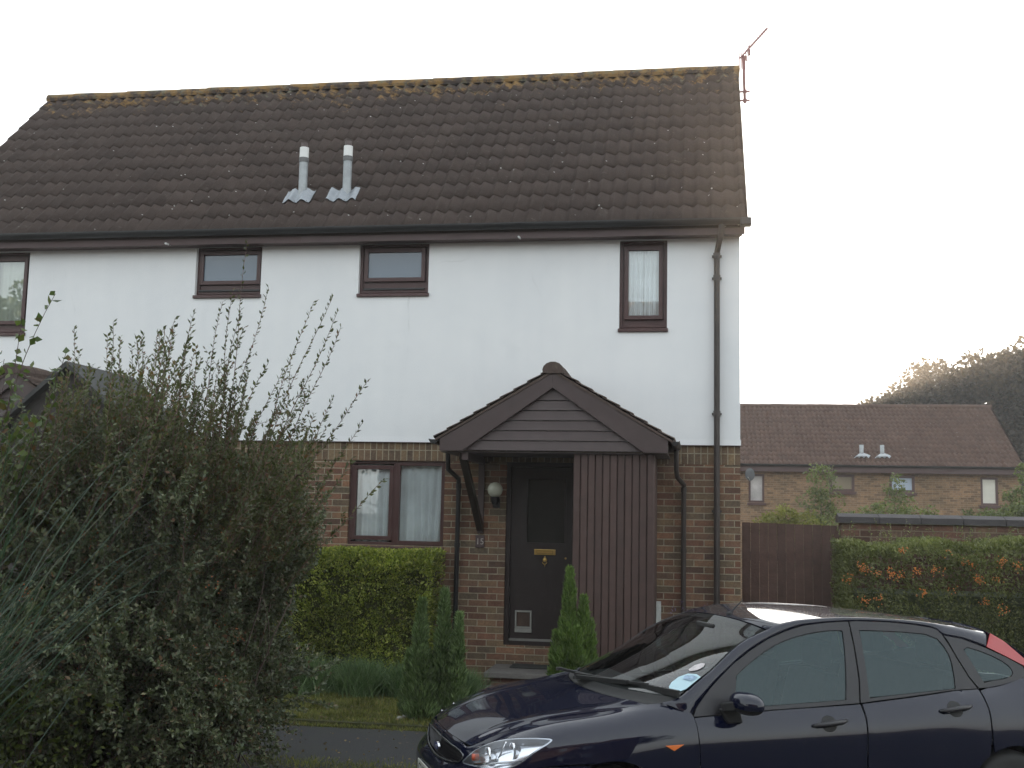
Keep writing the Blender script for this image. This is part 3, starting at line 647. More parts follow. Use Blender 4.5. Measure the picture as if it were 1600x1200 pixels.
for s in(-1,1): MB().prism([(sx_,-2.66,ap+.01),(sx_+s*.80,-2.66,2.72),(sx_+s*.80,-2.66,2.67),(sx_,-2.66,ap-.05)],(0,1.4,0)).build('roof',P('shed_felt',(.06,.06,.058),.95,.2,6,.4,60),T)

import numpy as np, math
# ---------------------------------------------------------------- car surfaces (local: x back from the bumper, s sideways, z up)
def hermite(xs, P, x):
    xs=np.asarray(xs,float); P=np.asarray(P,float); x=np.clip(np.asarray(x,float),xs[0],xs[-1])
    n=len(xs); d=(P[1:]-P[:-1])/(xs[1:]-xs[:-1]).reshape((-1,)+(1,)*(P.ndim-1)); m=np.zeros_like(P)
    h=xs[1:]-xs[:-1]
    w=(h[1:]/(h[1:]+h[:-1])).reshape((-1,)+(1,)*(P.ndim-1))
    m[1:-1]=w*d[:-1]+(1-w)*d[1:]; m[0]=d[0]; m[-1]=d[-1]
    i=np.clip(np.searchsorted(xs,x,side='right')-1,0,n-2)
    t=((x-xs[i])/h[i]).reshape((-1,)+(1,)*(P.ndim-1)); H=h[i].reshape((-1,)+(1,)*(P.ndim-1))
    return (2*t**3-3*t**2+1)*P[i]+(t**3-2*t**2+t)*H*m[i]+(-2*t**3+3*t**2)*P[i+1]+(t**3-t**2)*H*m[i+1]
def _side(l,ss,zs): return [(l,s,z) for s,z in zip(ss,zs)]
WC=[(-.55,[(.10,0,.18),(.02,0,.32),(0,0,.45),(.015,0,.53),(.05,0,.575),(.065,0,.63),(.085,0,.685),(.10,0,.70)]),
(-.2,[(.10,.34,.18),(.02,.34,.32),(0.005,.34,.45),(.018,.34,.53),(.065,.33,.58),(.075,.34,.635),(.095,.36,.685),(.115,.37,.703)]),
(0,[(.14,.54,.18),(.06,.55,.32),(.04,.55,.45),(.055,.545,.53),(.105,.52,.59),(.115,.50,.65),(.125,.485,.685),(.14,.468,.695)]),
(.18,[(.23,.70,.18),(.16,.71,.32),(.145,.71,.45),(.155,.705,.55),(.20,.68,.62),(.215,.64,.69),(.235,.585,.73),(.27,.508,.757)]),
(.35,[(.37,.77,.18),(.34,.785,.32),(.34,.785,.45),(.34,.78,.56),(.345,.768,.65),(.36,.735,.735),(.385,.66,.785),(.41,.548,.812)]),
(.55,_side(.55,(.80,.825,.833,.833,.824,.79,.70,.578),(.18,.32,.45,.58,.70,.785,.838,.85))),
(.86,_side(.86,(.80,.84,.852,.854,.846,.815,.735,.645),(.18,.32,.47,.60,.72,.82,.88,.895))),
(1.2,_side(1.2,(.80,.84,.853,.854,.850,.826,.765,.71),(.18,.32,.47,.60,.73,.84,.91,.945))),
(1.5,_side(1.5,(.80,.838,.851,.854,.851,.835,.798,.771),(.18,.32,.47,.60,.73,.82,.88,.915))),
(2.0,_side(2.0,(.80,.838,.851,.854,.852,.837,.798,.764),(.18,.32,.47,.60,.73,.825,.888,.932))),
(2.5,_side(2.5,(.80,.838,.851,.854,.853,.838,.799,.757),(.18,.32,.47,.60,.74,.835,.90,.95))),
(3.0,_side(3.0,(.80,.838,.853,.858,.856,.841,.80,.743),(.18,.32,.47,.60,.74,.85,.925,.984))),
(3.45,_side(3.45,(.79,.835,.858,.864,.858,.836,.79,.732),(.18,.32,.47,.60,.75,.865,.945,1.0))),
(3.8,_side(3.8,(.76,.80,.82,.828,.822,.80,.75,.69),(.18,.32,.47,.60,.76,.88,.98,1.07))),
(4.0,[(3.98,.66,.18),(4.03,.70,.32),(4.05,.71,.47),(4.04,.71,.6),(4.03,.70,.76),(4.01,.69,.88),(3.97,.66,.99),(3.93,.62,1.06)]),
(4.2,[(4.05,.40,.18),(4.12,.42,.32),(4.14,.42,.47),(4.13,.42,.6),(4.11,.42,.76),(4.09,.41,.88),(4.08,.40,.92),(4.06,.39,.96)]),
(4.6,[(4.07,0,.18),(4.14,0,.32),(4.16,0,.47),(4.15,0,.6),(4.13,0,.76),(4.11,0,.88),(4.10,0,.92),(4.08,0,.96)])]
WU=[c[0] for c in WC]; WP=np.array([c[1] for c in WC])
def W(u,w):
    u=np.atleast_1d(np.asarray(u,float)); w=np.atleast_1d(np.asarray(w,float))
    cols=hermite(WU,WP,u)               # n,8,3
    ws=np.arange(8.)
    P=cols; d=P[:,1:]-P[:,:-1]; m=np.zeros_like(P); m[:,1:-1]=.5*(d[:,:-1]+d[:,1:]); m[:,0]=d[:,0]; m[:,-1]=d[:,-1]
    x=np.clip(w,0,7); i=np.clip(x.astype(int),0,6); t=(x-i)[:,None]; k=np.arange(len(x))
    return (2*t**3-3*t**2+1)*P[k,i]+(t**3-2*t**2+t)*m[k,i]+(-2*t**3+3*t**2)*P[k,i+1]+(t**3-t**2)*m[k,i+1]
def side_inv(l,z):
    "(l,z) on the flank to w (u = l there)"
    out=np.zeros(len(l)); wt=np.linspace(0,7,141)
    for k in range(len(l)):
        Q=W(np.full(141,l[k]),wt); out[k]=np.interp(z[k],Q[:,2],wt)
    return out
def flank(l,z):
    l=np.asarray(l,float); z=np.asarray(z,float); return W(l,side_inv(l,z))
def upper(l,z):
    l=np.asarray(l,float); z=np.asarray(z,float)
    s=.765-.41*(z-.93)+.012*np.sin(np.clip((z-.93)/.45,0,1)*math.pi)-.03*np.clip(l-3.2,0,2)**1.5
    return np.stack([l,s,z],1)
def coons(E,Cn):
    E=np.array(E,float);Cn=np.array(Cn,float)
    te=np.linspace(0,1,len(E)); tc=np.linspace(0,1,len(Cn))
    def f(a,q):
        a=np.atleast_1d(a);q=np.atleast_1d(q); e=hermite(te,E,a); c=hermite(tc,Cn,a)
        q2=np.abs(q)**2.2
        return np.stack([c[:,0]+(e[:,0]-c[:,0])*q2, e[:,1]*q, c[:,2]+(e[:,2]-c[:,2])*q2],1)
    return f
WSE=[(1.29,.745,.979),(1.414,.713,1.056),(1.532,.684,1.127),(1.665,.645,1.222),(1.786,.618,1.289),(1.933,.596,1.342)]
screen=coons(WSE,[(1.01,0,.985),(1.21,0,1.06),(1.41,0,1.14),(1.60,0,1.22),(1.78,0,1.30),(1.93,0,1.376)])
ROE=[(1.933,.596,1.342),(2.01,.575,1.372),(2.193,.555,1.399),(2.484,.548,1.408),(2.974,.555,1.386),(3.269,.565,1.354),(3.513,.56,1.312)]
roof=coons(ROE,[(1.93,0,1.372),(2.02,0,1.383),(2.2,0,1.401),(2.5,0,1.414),(2.98,0,1.398),(3.3,0,1.368),(3.6,0,1.330)])
HOE=[(.14,.468,.695),(.27,.508,.757),(.41,.548,.812),(.56,.58,.852),(.79,.63,.887),(1.04,.675,.918),(1.134,.68,.937)]
HOC=[(.10,0,.70),(.17,0,.742),(.30,0,.79),(.45,0,.828),(.66,0,.872),(.84,0,.908),(.97,0,.94)]
bonnet=coons(HOE,HOC)
hatch=coons([(3.513,.57,1.318),(3.66,.60,1.24),(3.80,.63,1.15),(3.93,.62,1.06)],[(3.6,0,1.338),(3.76,0,1.25),(3.92,0,1.13),(4.08,0,.97)])
# ================================================================ the parked car
def inpoly(Pt,poly):
    x,y=Pt[:,0],Pt[:,1]; ins=np.zeros(len(Pt),bool); n=len(poly)
    for i in range(n):
        x1,y1=poly[i];x2,y2=poly[(i+1)%n]
        if y1==y2: continue
        c=((y1>y)!=(y2>y))&(x<(x2-x1)*(y-y1)/(y2-y1)+x1); ins^=c
    return ins
def densify(poly,st,closed=True):
    out=[];n=len(poly)
    for i in range(n if closed else n-1):
        a=np.array(poly[i],float);b=np.array(poly[(i+1)%n],float);k=max(1,int(math.ceil(np.linalg.norm(b-a)/st)))
        out+=[a+(b-a)*j/k for j in range(k)]
    if not closed: out.append(np.array(poly[-1],float))
    return np.array(out)
def smooth_poly(poly,it=2):
    P_=np.array(poly,float)
    for _ in range(it):
        Q=np.roll(P_,-1,0); P_=np.stack([.75*P_+.25*Q,.25*P_+.75*Q],1).reshape(-1,2)
    return P_
def inset(poly,d):
    P_=np.array(poly,float);n=len(P_);A=.5*np.sum(P_[:,0]*np.roll(P_[:,1],-1)-np.roll(P_[:,0],-1)*P_[:,1])
    e=np.roll(P_,-1,0)-P_;e/=np.linalg.norm(e,axis=1)[:,None]+1e-12;nn=np.stack([-e[:,1],e[:,0]],1)*(1 if A>0 else -1)
    v=nn+np.roll(nn,1,0);l=np.linalg.norm(v,axis=1)[:,None]+1e-9;v/=l;cs=np.clip(np.sum(v*nn,1),.4,1)[:,None]
    return P_+v*d/cs
def cdt(outer,holes,sp,st=None):
    st=st or sp; loops=[densify(outer,st)]+[densify(h,st) for h in holes]
    pts=[];edges=[]
    for L in loops:
        b=len(pts);pts+=[tuple(p) for p in L];edges+=[(b+i,b+(i+1)%len(L)) for i in range(len(L))]
    nb=len(pts);O_=loops[0];mn=O_.min(0);mx=O_.max(0)
    gx,gy=np.meshgrid(np.arange(mn[0]+sp*.5,mx[0],sp),np.arange(mn[1]+sp*.5,mx[1],sp)); g=np.stack([gx.ravel(),gy.ravel()],1)
    k=inpoly(g,O_)
    for h in loops[1:]: k&=~inpoly(g,h)
    g=g[k]; allb=np.array(pts)
    if len(g): g=g[np.sqrt(((g[:,None]-allb[None])**2).sum(2)).min(1)>sp*.45]
    V=[Vector(p) for p in pts]+[Vector(p) for p in g]
    r=delaunay_2d_cdt(V,edges,[],0,1e-7)
    VV=np.array([tuple(v) for v in r[0]]);T=np.array([f for f in r[2] if len(f)==3]);c=VV[T].mean(1)
    k=inpoly(c,O_)
    for h in loops[1:]: k&=~inpoly(c,h)
    T=T[k]; a,b,c_=VV[T[:,0]],VV[T[:,1]],VV[T[:,2]]
    ar=(b[:,0]-a[:,0])*(c_[:,1]-a[:,1])-(b[:,1]-a[:,1])*(c_[:,0]-a[:,0]); T[ar<0]=T[ar<0][:,::-1]
    return VV,T,loops
CAR=thing('parked_car','dark navy five door hatchback parked in front of the house','car',(-2.061,-6.209,-.0335),rotz=.44)
def fixn(V,T,ref=(2.1,0,.5)):
    a,b,c=V[T[:,0]],V[T[:,1]],V[T[:,2]];n=np.cross(b-a,c-a);o=(a+b+c)/3-np.array(ref);f=(n*o).sum(1)<0
    T=T.copy(); 
    if f.mean()>.5: T=T[:,::-1]
    return T
def car_patch(name,fn,outer,holes=(),sp=.03,mat=None,parent=None,gap=.002,side=-1,both=False,skirt=.008,off=0.,thick=0):
    "fn maps 2d points to (l,s,z); side=-1 is the flank facing the camera"
    outer=inset(outer,gap) if gap else np.array(outer,float)
    holes=[inset(h,-gap) if gap else np.array(h,float) for h in holes]
    VV,T,loops=cdt(outer,holes,sp)
    P3=fn(VV)
    Vs=[];Fs=[]
    for sg in ((-1,1) if both else (side,)):
        V=P3*np.array([1,sg,1]); TT=fixn(V,T,(2.1,0,.45))
        nrm=np.zeros_like(V); fnm=np.cross(V[TT[:,1]]-V[TT[:,0]],V[TT[:,2]]-V[TT[:,0]])
        for k in range(3): np.add.at(nrm,TT[:,k],fnm)
        nrm/=np.linalg.norm(nrm,axis=1)[:,None]+1e-12
        V=V+nrm*off; b=sum(len(v) for v in Vs); Vs.append(V); Fs.append(TT+b)
        if skirt:
            from collections import Counter
            E=np.concatenate([TT[:,[0,1]],TT[:,[1,2]],TT[:,[2,0]]]); key=np.sort(E,1); u,ix,ct=np.unique(key,axis=0,return_index=True,return_counts=True)
            be=E[ix[ct==1]]; ids,inv=np.unique(be,return_inverse=True); inv=inv.reshape(be.shape)
            sb=b+len(V); Vs.append(V[ids]-nrm[ids]*skirt)
            q=np.stack([be[:,0]+b,be[:,1]+b,inv[:,1]+sb,inv[:,0]+sb],1); Fs.append(q)
    tri=[f for f in Fs if f.shape[1]==3]; qd=[f for f in Fs if f.shape[1]==4]
    o=np_mesh(name,np.concatenate(Vs),[np.concatenate(tri)]+([np.concatenate(qd)] if qd else []),mat or M_PAINT,parent if parent is not None else CAR,True,local=True)
    try: o.data.set_sharp_from_angle(angle=R(50))
    except Exception: pass
    return o
SCL=.1
fW=lambda V:W(V[:,0],V[:,1]/SCL)
def fF(V): return flank(V[:,0],V[:,1])
def fU(V): return upper(V[:,0],V[:,1])
uw=lambda pts:[(a,b*SCL) for a,b in pts]
def lz2uw(pts):
    l=np.array([p[0] for p in pts]);z=np.array([p[1] for p in pts]);return [(a,b*SCL) for a,b in zip(l,side_inv(l,z))]
def arc(cx,cz,r,a0,a1,n=26): return [(cx+r*math.cos(R(a)),cz+r*math.sin(R(a))) for a in np.linspace(a0,a1,n)]
HL=smooth_poly(uw([(-.07,4.35),(.005,5.0),(.074,5.85),(.157,6.26),(.247,6.15),(.336,5.82),(.457,5.34),(.53,5.06),(.51,4.83),(.448,4.58),(.398,4.34),(.352,4.04),(.29,3.85),(.21,3.87),(.12,4.05),(.03,4.2)]),1)
GR=uw([(-.55,5.58),(-.38,5.63),(-.207,5.60),(-.10,5.45),(-.04,5.1),(-.043,4.75),(-.09,4.36),(-.186,4.14),(-.337,3.92),(-.476,3.78),(-.55,3.76)])
fa=arc(.86,.30,.365,-20,200,40); fa=[p for p in fa if p[1]>=.19]
fauw=lz2uw(fa)      # from rear-low over the top to front-low
# bumper
BL=[(-.55,3.55),(-.476,3.57),(-.337,3.7),(-.186,3.9),(-.09,4.02),(.03,3.98),(.12,3.82),(.21,3.65),(.30,3.6),(.40,3.62)]
fo=[p for p in fauw if p[0]<.86 and p[1]<=.345]; fo=sorted(fo,key=lambda p:p[1])
bump_outer=uw([(-.55,0.05)])+[(u_,.005) for u_ in np.linspace(-.5,fo[0][0]-.01,12)]+fo+[(q[0],q[1]) for q in reversed(uw(BL))]
car_patch('front_bumper',fW,bump_outer,(),.035,both=True,gap=.0018)
seam=fo[-1]
wing_outer=uw([(-.55,3.55)])[:1]+uw(BL)[1:]+[p for p in reversed(fauw) if p[0]>=seam[0]-.001 and not(p[0]<.86 and p[1]<=.345)]
wing_outer+=[(1.25,.0),(1.37,.01)]+lz2uw([(1.376,.35),(1.376,.5),(1.376,.614),(1.371,.758),(1.362,.88)])+[(1.33,.69),(1.2,.7),(1.134,.7)]+[(u_,.7) for u_ in np.linspace(1.05,-.5,40)]+[(-.55,.7)]
# left bound is the centre line: the grille hole touches it, so close the outline round the grille instead
wing_outer=[p for p in wing_outer if not (abs(p[0]+.55)<1e-6)]
wing_outer=[(-.55,.357)]+[p for p in wing_outer]+[(-.55,.70)]
GRI=[( -.5495,GR[0][1])]+GR[1:-1]+[(-.5495,GR[-1][1])]
wo=wing_outer+[(-.55,GR[0][1]+.0)]+GR[1:-1]+[(-.55,GR[-1][1])]
wing=car_patch('front_wing',fW,wo,[HL],.03,both=True,gap=.0012)
# headlamps
for sg in(-1,1):
    nest=car_patch('headlight',fW,HL,(),.02,mat=M_REFL,side=sg,gap=.002,off=-.045,skirt=0)
    rim=car_patch('lamp_rim',fW,HL,[inset(HL,.010)],.012,mat=P('lamp_rim_silver',(.55,.58,.62),.25,.05,9,metal=.6),parent=nest,side=sg,gap=.0005,off=-.002,skirt=.04)
    car_patch('lens',fW,HL,(),.02,mat=M_LENS,parent=nest,side=sg,gap=.001,off=.0005,skirt=0)
    m=MB()
    for l_,s_,z_,r_ in((.215,.60,.668,.050),(.335,.675,.705,.046)):
        m.lathe([(r_,-.012),(r_*1.05,-.0),(r_*.92,.0),(r_*.6,.03),(.012,.045),(.0,.045)],(l_,sg*s_,z_),'x',22)
    rb=m.build('reflector',M_CHROME,nest,True,local=True)
    MB().lathe([(.0,-.02),(.02,-.016),(.02,.0),(.02,.02)],(.150,sg*.545,.650),'x',16).build('indicator_bulb',P('amber_red',(.5,.08,.03),.3,0,coat=.5),nest,True,local=True)
    m=MB().tube([(.13,sg*.60,.625),(.36,sg*.765,.665)],.006,8); m.tube([(.26,sg*.635,.655),(.30,sg*.65,.75)],.005,6)
    m.build('divider',M_CHROME,nest,True,local=True)
# grille
gr=car_patch('grille',fW,GR[:1]+GR[1:-1]+GR[-1:],(),.03,mat=M_RUB,both=True,gap=0,off=-.022,skirt=0)
m=MB()
for sg in(-1,1):
    for k in range(26):
        u0=-.56+k*.022; P_=[]
        for t in np.linspace(0,1,7):
            p=(u0+.03*t,(3.7+2.0*t)*SCL)
            if inpoly(np.array([p]),np.array([(-.56,GR[0][1])]+GR[1:-1]+[(-.56,GR[-1][1])]))[0]: P_.append(p)
        if len(P_)>1:
            q=fW(np.array(P_)); m.tube([(x-.0+.008,sg*y,z) for x,y,z in q],.004,5)
    for w_ in np.arange(3.95,5.6,.28):
        P_=[(u_,w_*SCL) for u_ in np.linspace(-.55,-.04,24)]; P_=[p for p in P_ if inpoly(np.array([p]),np.array([(-.56,GR[0][1])]+GR[1:-1]+[(-.56,GR[-1][1])]))[0]]
        if len(P_)>1:
            q=fW(np.array(P_)); m.tube([(x+.012,sg*y,z) for x,y,z in q],.003,5)
m.build('grille_mesh',M_CTRIM,gr,local=True)
m=MB()
for sg in(-1,1):
    q=fW(np.array(densify(GR,.02,False))); m.tube([(x-.002,sg*y,z) for x,y,z in q],.006,6)
m.build('grille_surround',P('dark_chrome',(.12,.125,.13),.25,.1,9,metal=.7),gr,True,local=True)
# badge
V=[];n=28
bx,bz=.045,.612
m=MB().prism([(bx,.062*math.cos(2*math.pi*k/n),bz+.026*math.sin(2*math.pi*k/n)) for k in range(n)],(.012,0,.0)); bd=m.build('badge',M_CHROME,CAR,local=True)
MB().prism([(bx-.0015,.056*math.cos(2*math.pi*k/n),bz+.021*math.sin(2*math.pi*k/n)) for k in range(n)],(.001,0,0)).build('badge_face',P('badge_blue',(.015,.03,.16),.25,0,coat=.6),bd,local=True)
RF=Matrix(((0,0,-1),(-1,0,0),(0,1,0)))   # text x -> -y, up -> z, facing -x
text('badge_script','Ford',.035,(bx-.0022,0,bz),RF,M_CHROME,bd,.0004,local=True)
# plate
MB().box(-.012,-.26,.375,-.004,.26,.488).build('number_plate',P('plate_white',(.62,.61,.55),.35,.05,9,coat=.3),CAR,local=True,bevel=.002)
npl=[o for o in COL.objects if o.name.startswith('number_plate')][-1]
text('plate_letters','GV02',.105,(-.0125,.235,.432),RF,M_RUB,npl,.0004,local=True,align='LEFT')
# bonnet
fB=lambda V:bonnet(V[:,0],V[:,1])
def sheet2(name,fn,mat,parent=None,na=40,nq=48,off=0,q0=-1,q1=1,a0=0,a1=1,skirt=True):
    a_,q_=np.meshgrid(np.linspace(a0,a1,na),np.linspace(q0,q1,nq),indexing='ij'); Vv=fn(a_.ravel(),q_.ravel()); 
    I=np.arange(na*nq).reshape(na,nq); Fq=np.stack([I[:-1,:-1],I[1:,:-1],I[1:,1:],I[:-1,1:]],-1).reshape(-1,4)
    Vg=Vv.reshape(na,nq,3); du=np.gradient(Vg,axis=0);dv=np.gradient(Vg,axis=1);N_=np.cross(du,dv);N_/=np.linalg.norm(N_,axis=2)[...,None]+1e-12
    if N_[na//2,nq//2,2]<0: N_=-N_
    Vg=Vg+N_*off; Vv=Vg.reshape(-1,3); F_=Fq
    if skirt:
        rim=np.concatenate([I[0,:],I[1:,-1],I[-1,-2::-1],I[-2:0:-1,0]]); b=len(Vv); low=Vg.reshape(-1,3)[rim]-N_.reshape(-1,3)[rim]*.012
        Vv=np.concatenate([Vv,low]); k=np.arange(len(rim)); k2=(k+1)%len(rim); F_=np.concatenate([Fq,np.stack([rim[k],rim[k2],b+k2,b+k],1)])
    o=np_mesh(name,Vv,F_,mat,parent if parent is not None else CAR,True,local=True)
    try: o.data.set_sharp_from_angle(angle=R(50))
    except Exception: pass
    return o
def bonnet2(a_,q_):
    V=bonnet(a_,q_*.994); 
    # raised side creases
    V[:,2]+=.006*np.exp(-((np.abs(q_)-.80)/.07)**2)*np.clip(a_*4,0,1); return V
bo_=sheet2('bonnet',bonnet2,M_PAINT,a0=.008,a1=.992)
ws_=sheet2('windscreen',screen,M_CSCREEN,a0=.01,a1=.985,q0=-.985,q1=.985)
def band(name,fn,mat,parent,a0,a1,q0,q1,off): return sheet2(name,fn,mat,parent,8,30,off,q0,q1,a0,a1,False)
band('screen_band',screen,M_RUB,ws_,.93,.985,-.985,.985,-.003); band('screen_band',screen,M_RUB,ws_,.01,.06,-.985,.985,-.003)
for q0,q1 in((-.985,-.945),(.945,.985)): sheet2('screen_band',screen,M_RUB,ws_,30,4,-.003,q0,q1,.01,.985,False)
sheet2('roof',roof,M_PAINT,a0=.012,a1=.995)
def hg(a_,q_): return hatch(a_,q_)
sheet2('tailgate',hg,M_PAINT,a1=1); sheet2('rear_window',hg,M_CGLASS,a0=.12,a1=.85,q0=-.82,q1=.82,off=.003)
def cowl(a_,q_):
    A_=bonnet(np.full(len(q_),1.0),q_);B_=screen(np.full(len(q_),.0),q_); return A_+(B_-A_)*a_[:,None]-np.array([0,0,.012])*np.sin(a_*math.pi)[:,None]
sheet2('scuttle',cowl,M_RUB,na=8,nq=40,skirt=False)
# stickers on the inside of the screen
def on_screen(pts,off=-.004):
    A_,Q_=np.meshgrid(np.linspace(0,1,160),np.linspace(-1,1,240),indexing='ij');G=screen(A_.ravel(),Q_.ravel());out=[]
    for s,z in pts:
        k=np.argmin((G[:,1]+0-s)**2+(G[:,2]-z)**2);p=G[k];out.append((p[0]-off*-.45 if 0 else p[0]-.003,-p[1],p[2]+.004))
    return out
def sticker(name,pts,mat):
    q=on_screen(pts);c=np.mean(q,0);m=MB();m.add([tuple(c)]+q,[(0,i+1,(i+1)%len(q)+1) for i in range(len(q))]);return m.build(name,mat,ws_,local=True)
rs=P('sticker_pale',(.50,.46,.46),.4,.25,30);ts=P('sticker_blue',(.42,.60,.66),.4,.05,9);tb=P('sticker_print',(.25,.36,.48),.4,.4,60)
sticker('round_sticker',[(.587+.033*math.cos(t),1.124+.022*math.sin(t)) for t in np.linspace(0,2*math.pi,20,endpoint=False)],rs)
sticker('parking_permit',[(.60,1.088),(.585,1.07),(.598,1.04),(.622,1.020),(.655,1.008),(.690,1.004),(.715,1.010),(.722,1.022),(.697,1.083),(.65,1.092)],ts)
q=on_screen([(.612,1.078),(.625,1.062),(.69,1.058),(.685,1.078),(.65,1.083)]);q=[(a_-.002,b_,c_+.003) for a_,b_,c_ in q];c_=np.mean(q,0);MB().add([tuple(c_)]+q,[(0,i+1,(i+1)%5+1) for i in range(5)]).build('permit_print',tb,ws_,local=True)
# wipers
wp=MB();wp.bar((1.10,-.26,1.005),(1.285,-.755,1.004),.024,.036);wp.bar((.965,.10,.985),(1.12,-.38,1.018),.028,.024);wp.bar((1.12,-.38,1.018),(1.20,-.52,1.022),.012,.014);wp.lathe([(.0,.02),(.02,.018),(.024,0)],(.965,.10,.972),'z',12)
wp.build('wiper',M_RUB,CAR,local=True)
wp=MB();wp.bar((.985,.17,.985),(1.115,-.255,1.0),.022,.034);wp.bar((1.0,.55,.975),(1.035,.02,1.0),.020,.016);wp.lathe([(.0,.02),(.02,.018),(.024,0)],(1.0,.55,.965),'z',12)
wp.build('wiper',M_RUB,CAR,local=True)
MB().tube([(1.985,0,1.383),(2.085,0,1.475)],[.006,.003],8).lathe([(.02,0),(.018,.012),(0,.018)],(1.985,0,1.38),'z',12).build('aerial',M_RUB,CAR,local=True)
# flanks
BELT=[(1.363,.876),(1.44,.880),(1.65,.890),(1.867,.902),(2.15,.911),(2.452,.922)]
BELT2=[(2.464,.923),(2.8,.950),(3.139,.981),(3.31,.986)]
FD=[(1.376,.235)]+[(1.38,.35),(1.38,.614),(1.374,.758)]+BELT+[(2.452,.824),(2.445,.6),(2.445,.235)]
ra=arc(3.475,.30,.36,-20,200,40);ra=[p for p in ra if p[1]>=.235]
RD=[(2.452,.235),(2.452,.6),(2.459,.824)]+BELT2+[(3.306,.93),(3.309,.876),(3.306,.76)]+[p for p in ra if p[0]<3.306][0:]+[(3.1,.235)]
raL=[p for p in ra if p[0]<3.30]
RD=[(2.452,.235),(2.452,.6),(2.459,.824)]+BELT2+[(3.306,.93),(3.309,.876),(3.306,.72)]+raL
FG=smooth_poly([(1.632,.918),(1.676,1.092),(1.676,1.092),(1.761,1.151),(1.927,1.241),(2.069,1.291),(2.267,1.329),(2.437,1.337),(2.448,1.324),(2.388,1.026),(2.366,.946),(2.366,.946),(1.87,.926)],1)
RG=smooth_poly([(2.568,1.335),(2.568,1.335),(2.851,1.325),(3.09,1.303),(3.156,1.212),(3.162,1.107),(3.143,.994),(3.143,.994),(2.85,.974),(2.533,.955),(2.533,.955),(2.54,1.05)],1)
QG=smooth_poly([(3.268,1.24),(3.436,1.193),(3.56,1.134),(3.604,1.084),(3.57,1.048),(3.362,1.028),(3.362,1.028),(3.31,1.14)],1)
FFR=[(1.363,.878)]+[(1.393,.928),(1.44,.975),(1.495,1.028),(1.58,1.095),(1.672,1.16),(1.80,1.232),(1.929,1.292),(2.06,1.335),(2.181,1.365),(2.35,1.382),(2.505,1.388),(2.498,1.259),(2.48,1.055),(2.455,.924)]+BELT[::-1][1:-1]
RFR=[(2.511,1.388),(2.559,1.39),(2.768,1.383),(2.95,1.368),(3.089,1.348),(3.125,1.335),(3.148,1.31),(3.175,1.25),(3.204,1.171),(3.256,1.058),(3.307,.988),(3.139,.983),(2.8,.952),(2.462,.925),(2.486,1.055),(2.504,1.259)]
QFR=[(3.156,1.304),(3.292,1.28),(3.448,1.225),(3.60,1.158),(3.688,1.112),(3.70,1.075),(3.68,1.048),(3.60,1.025),(3.502,1.006),(3.40,.992),(3.314,.989),(3.262,1.058),(3.21,1.171),(3.18,1.26)]
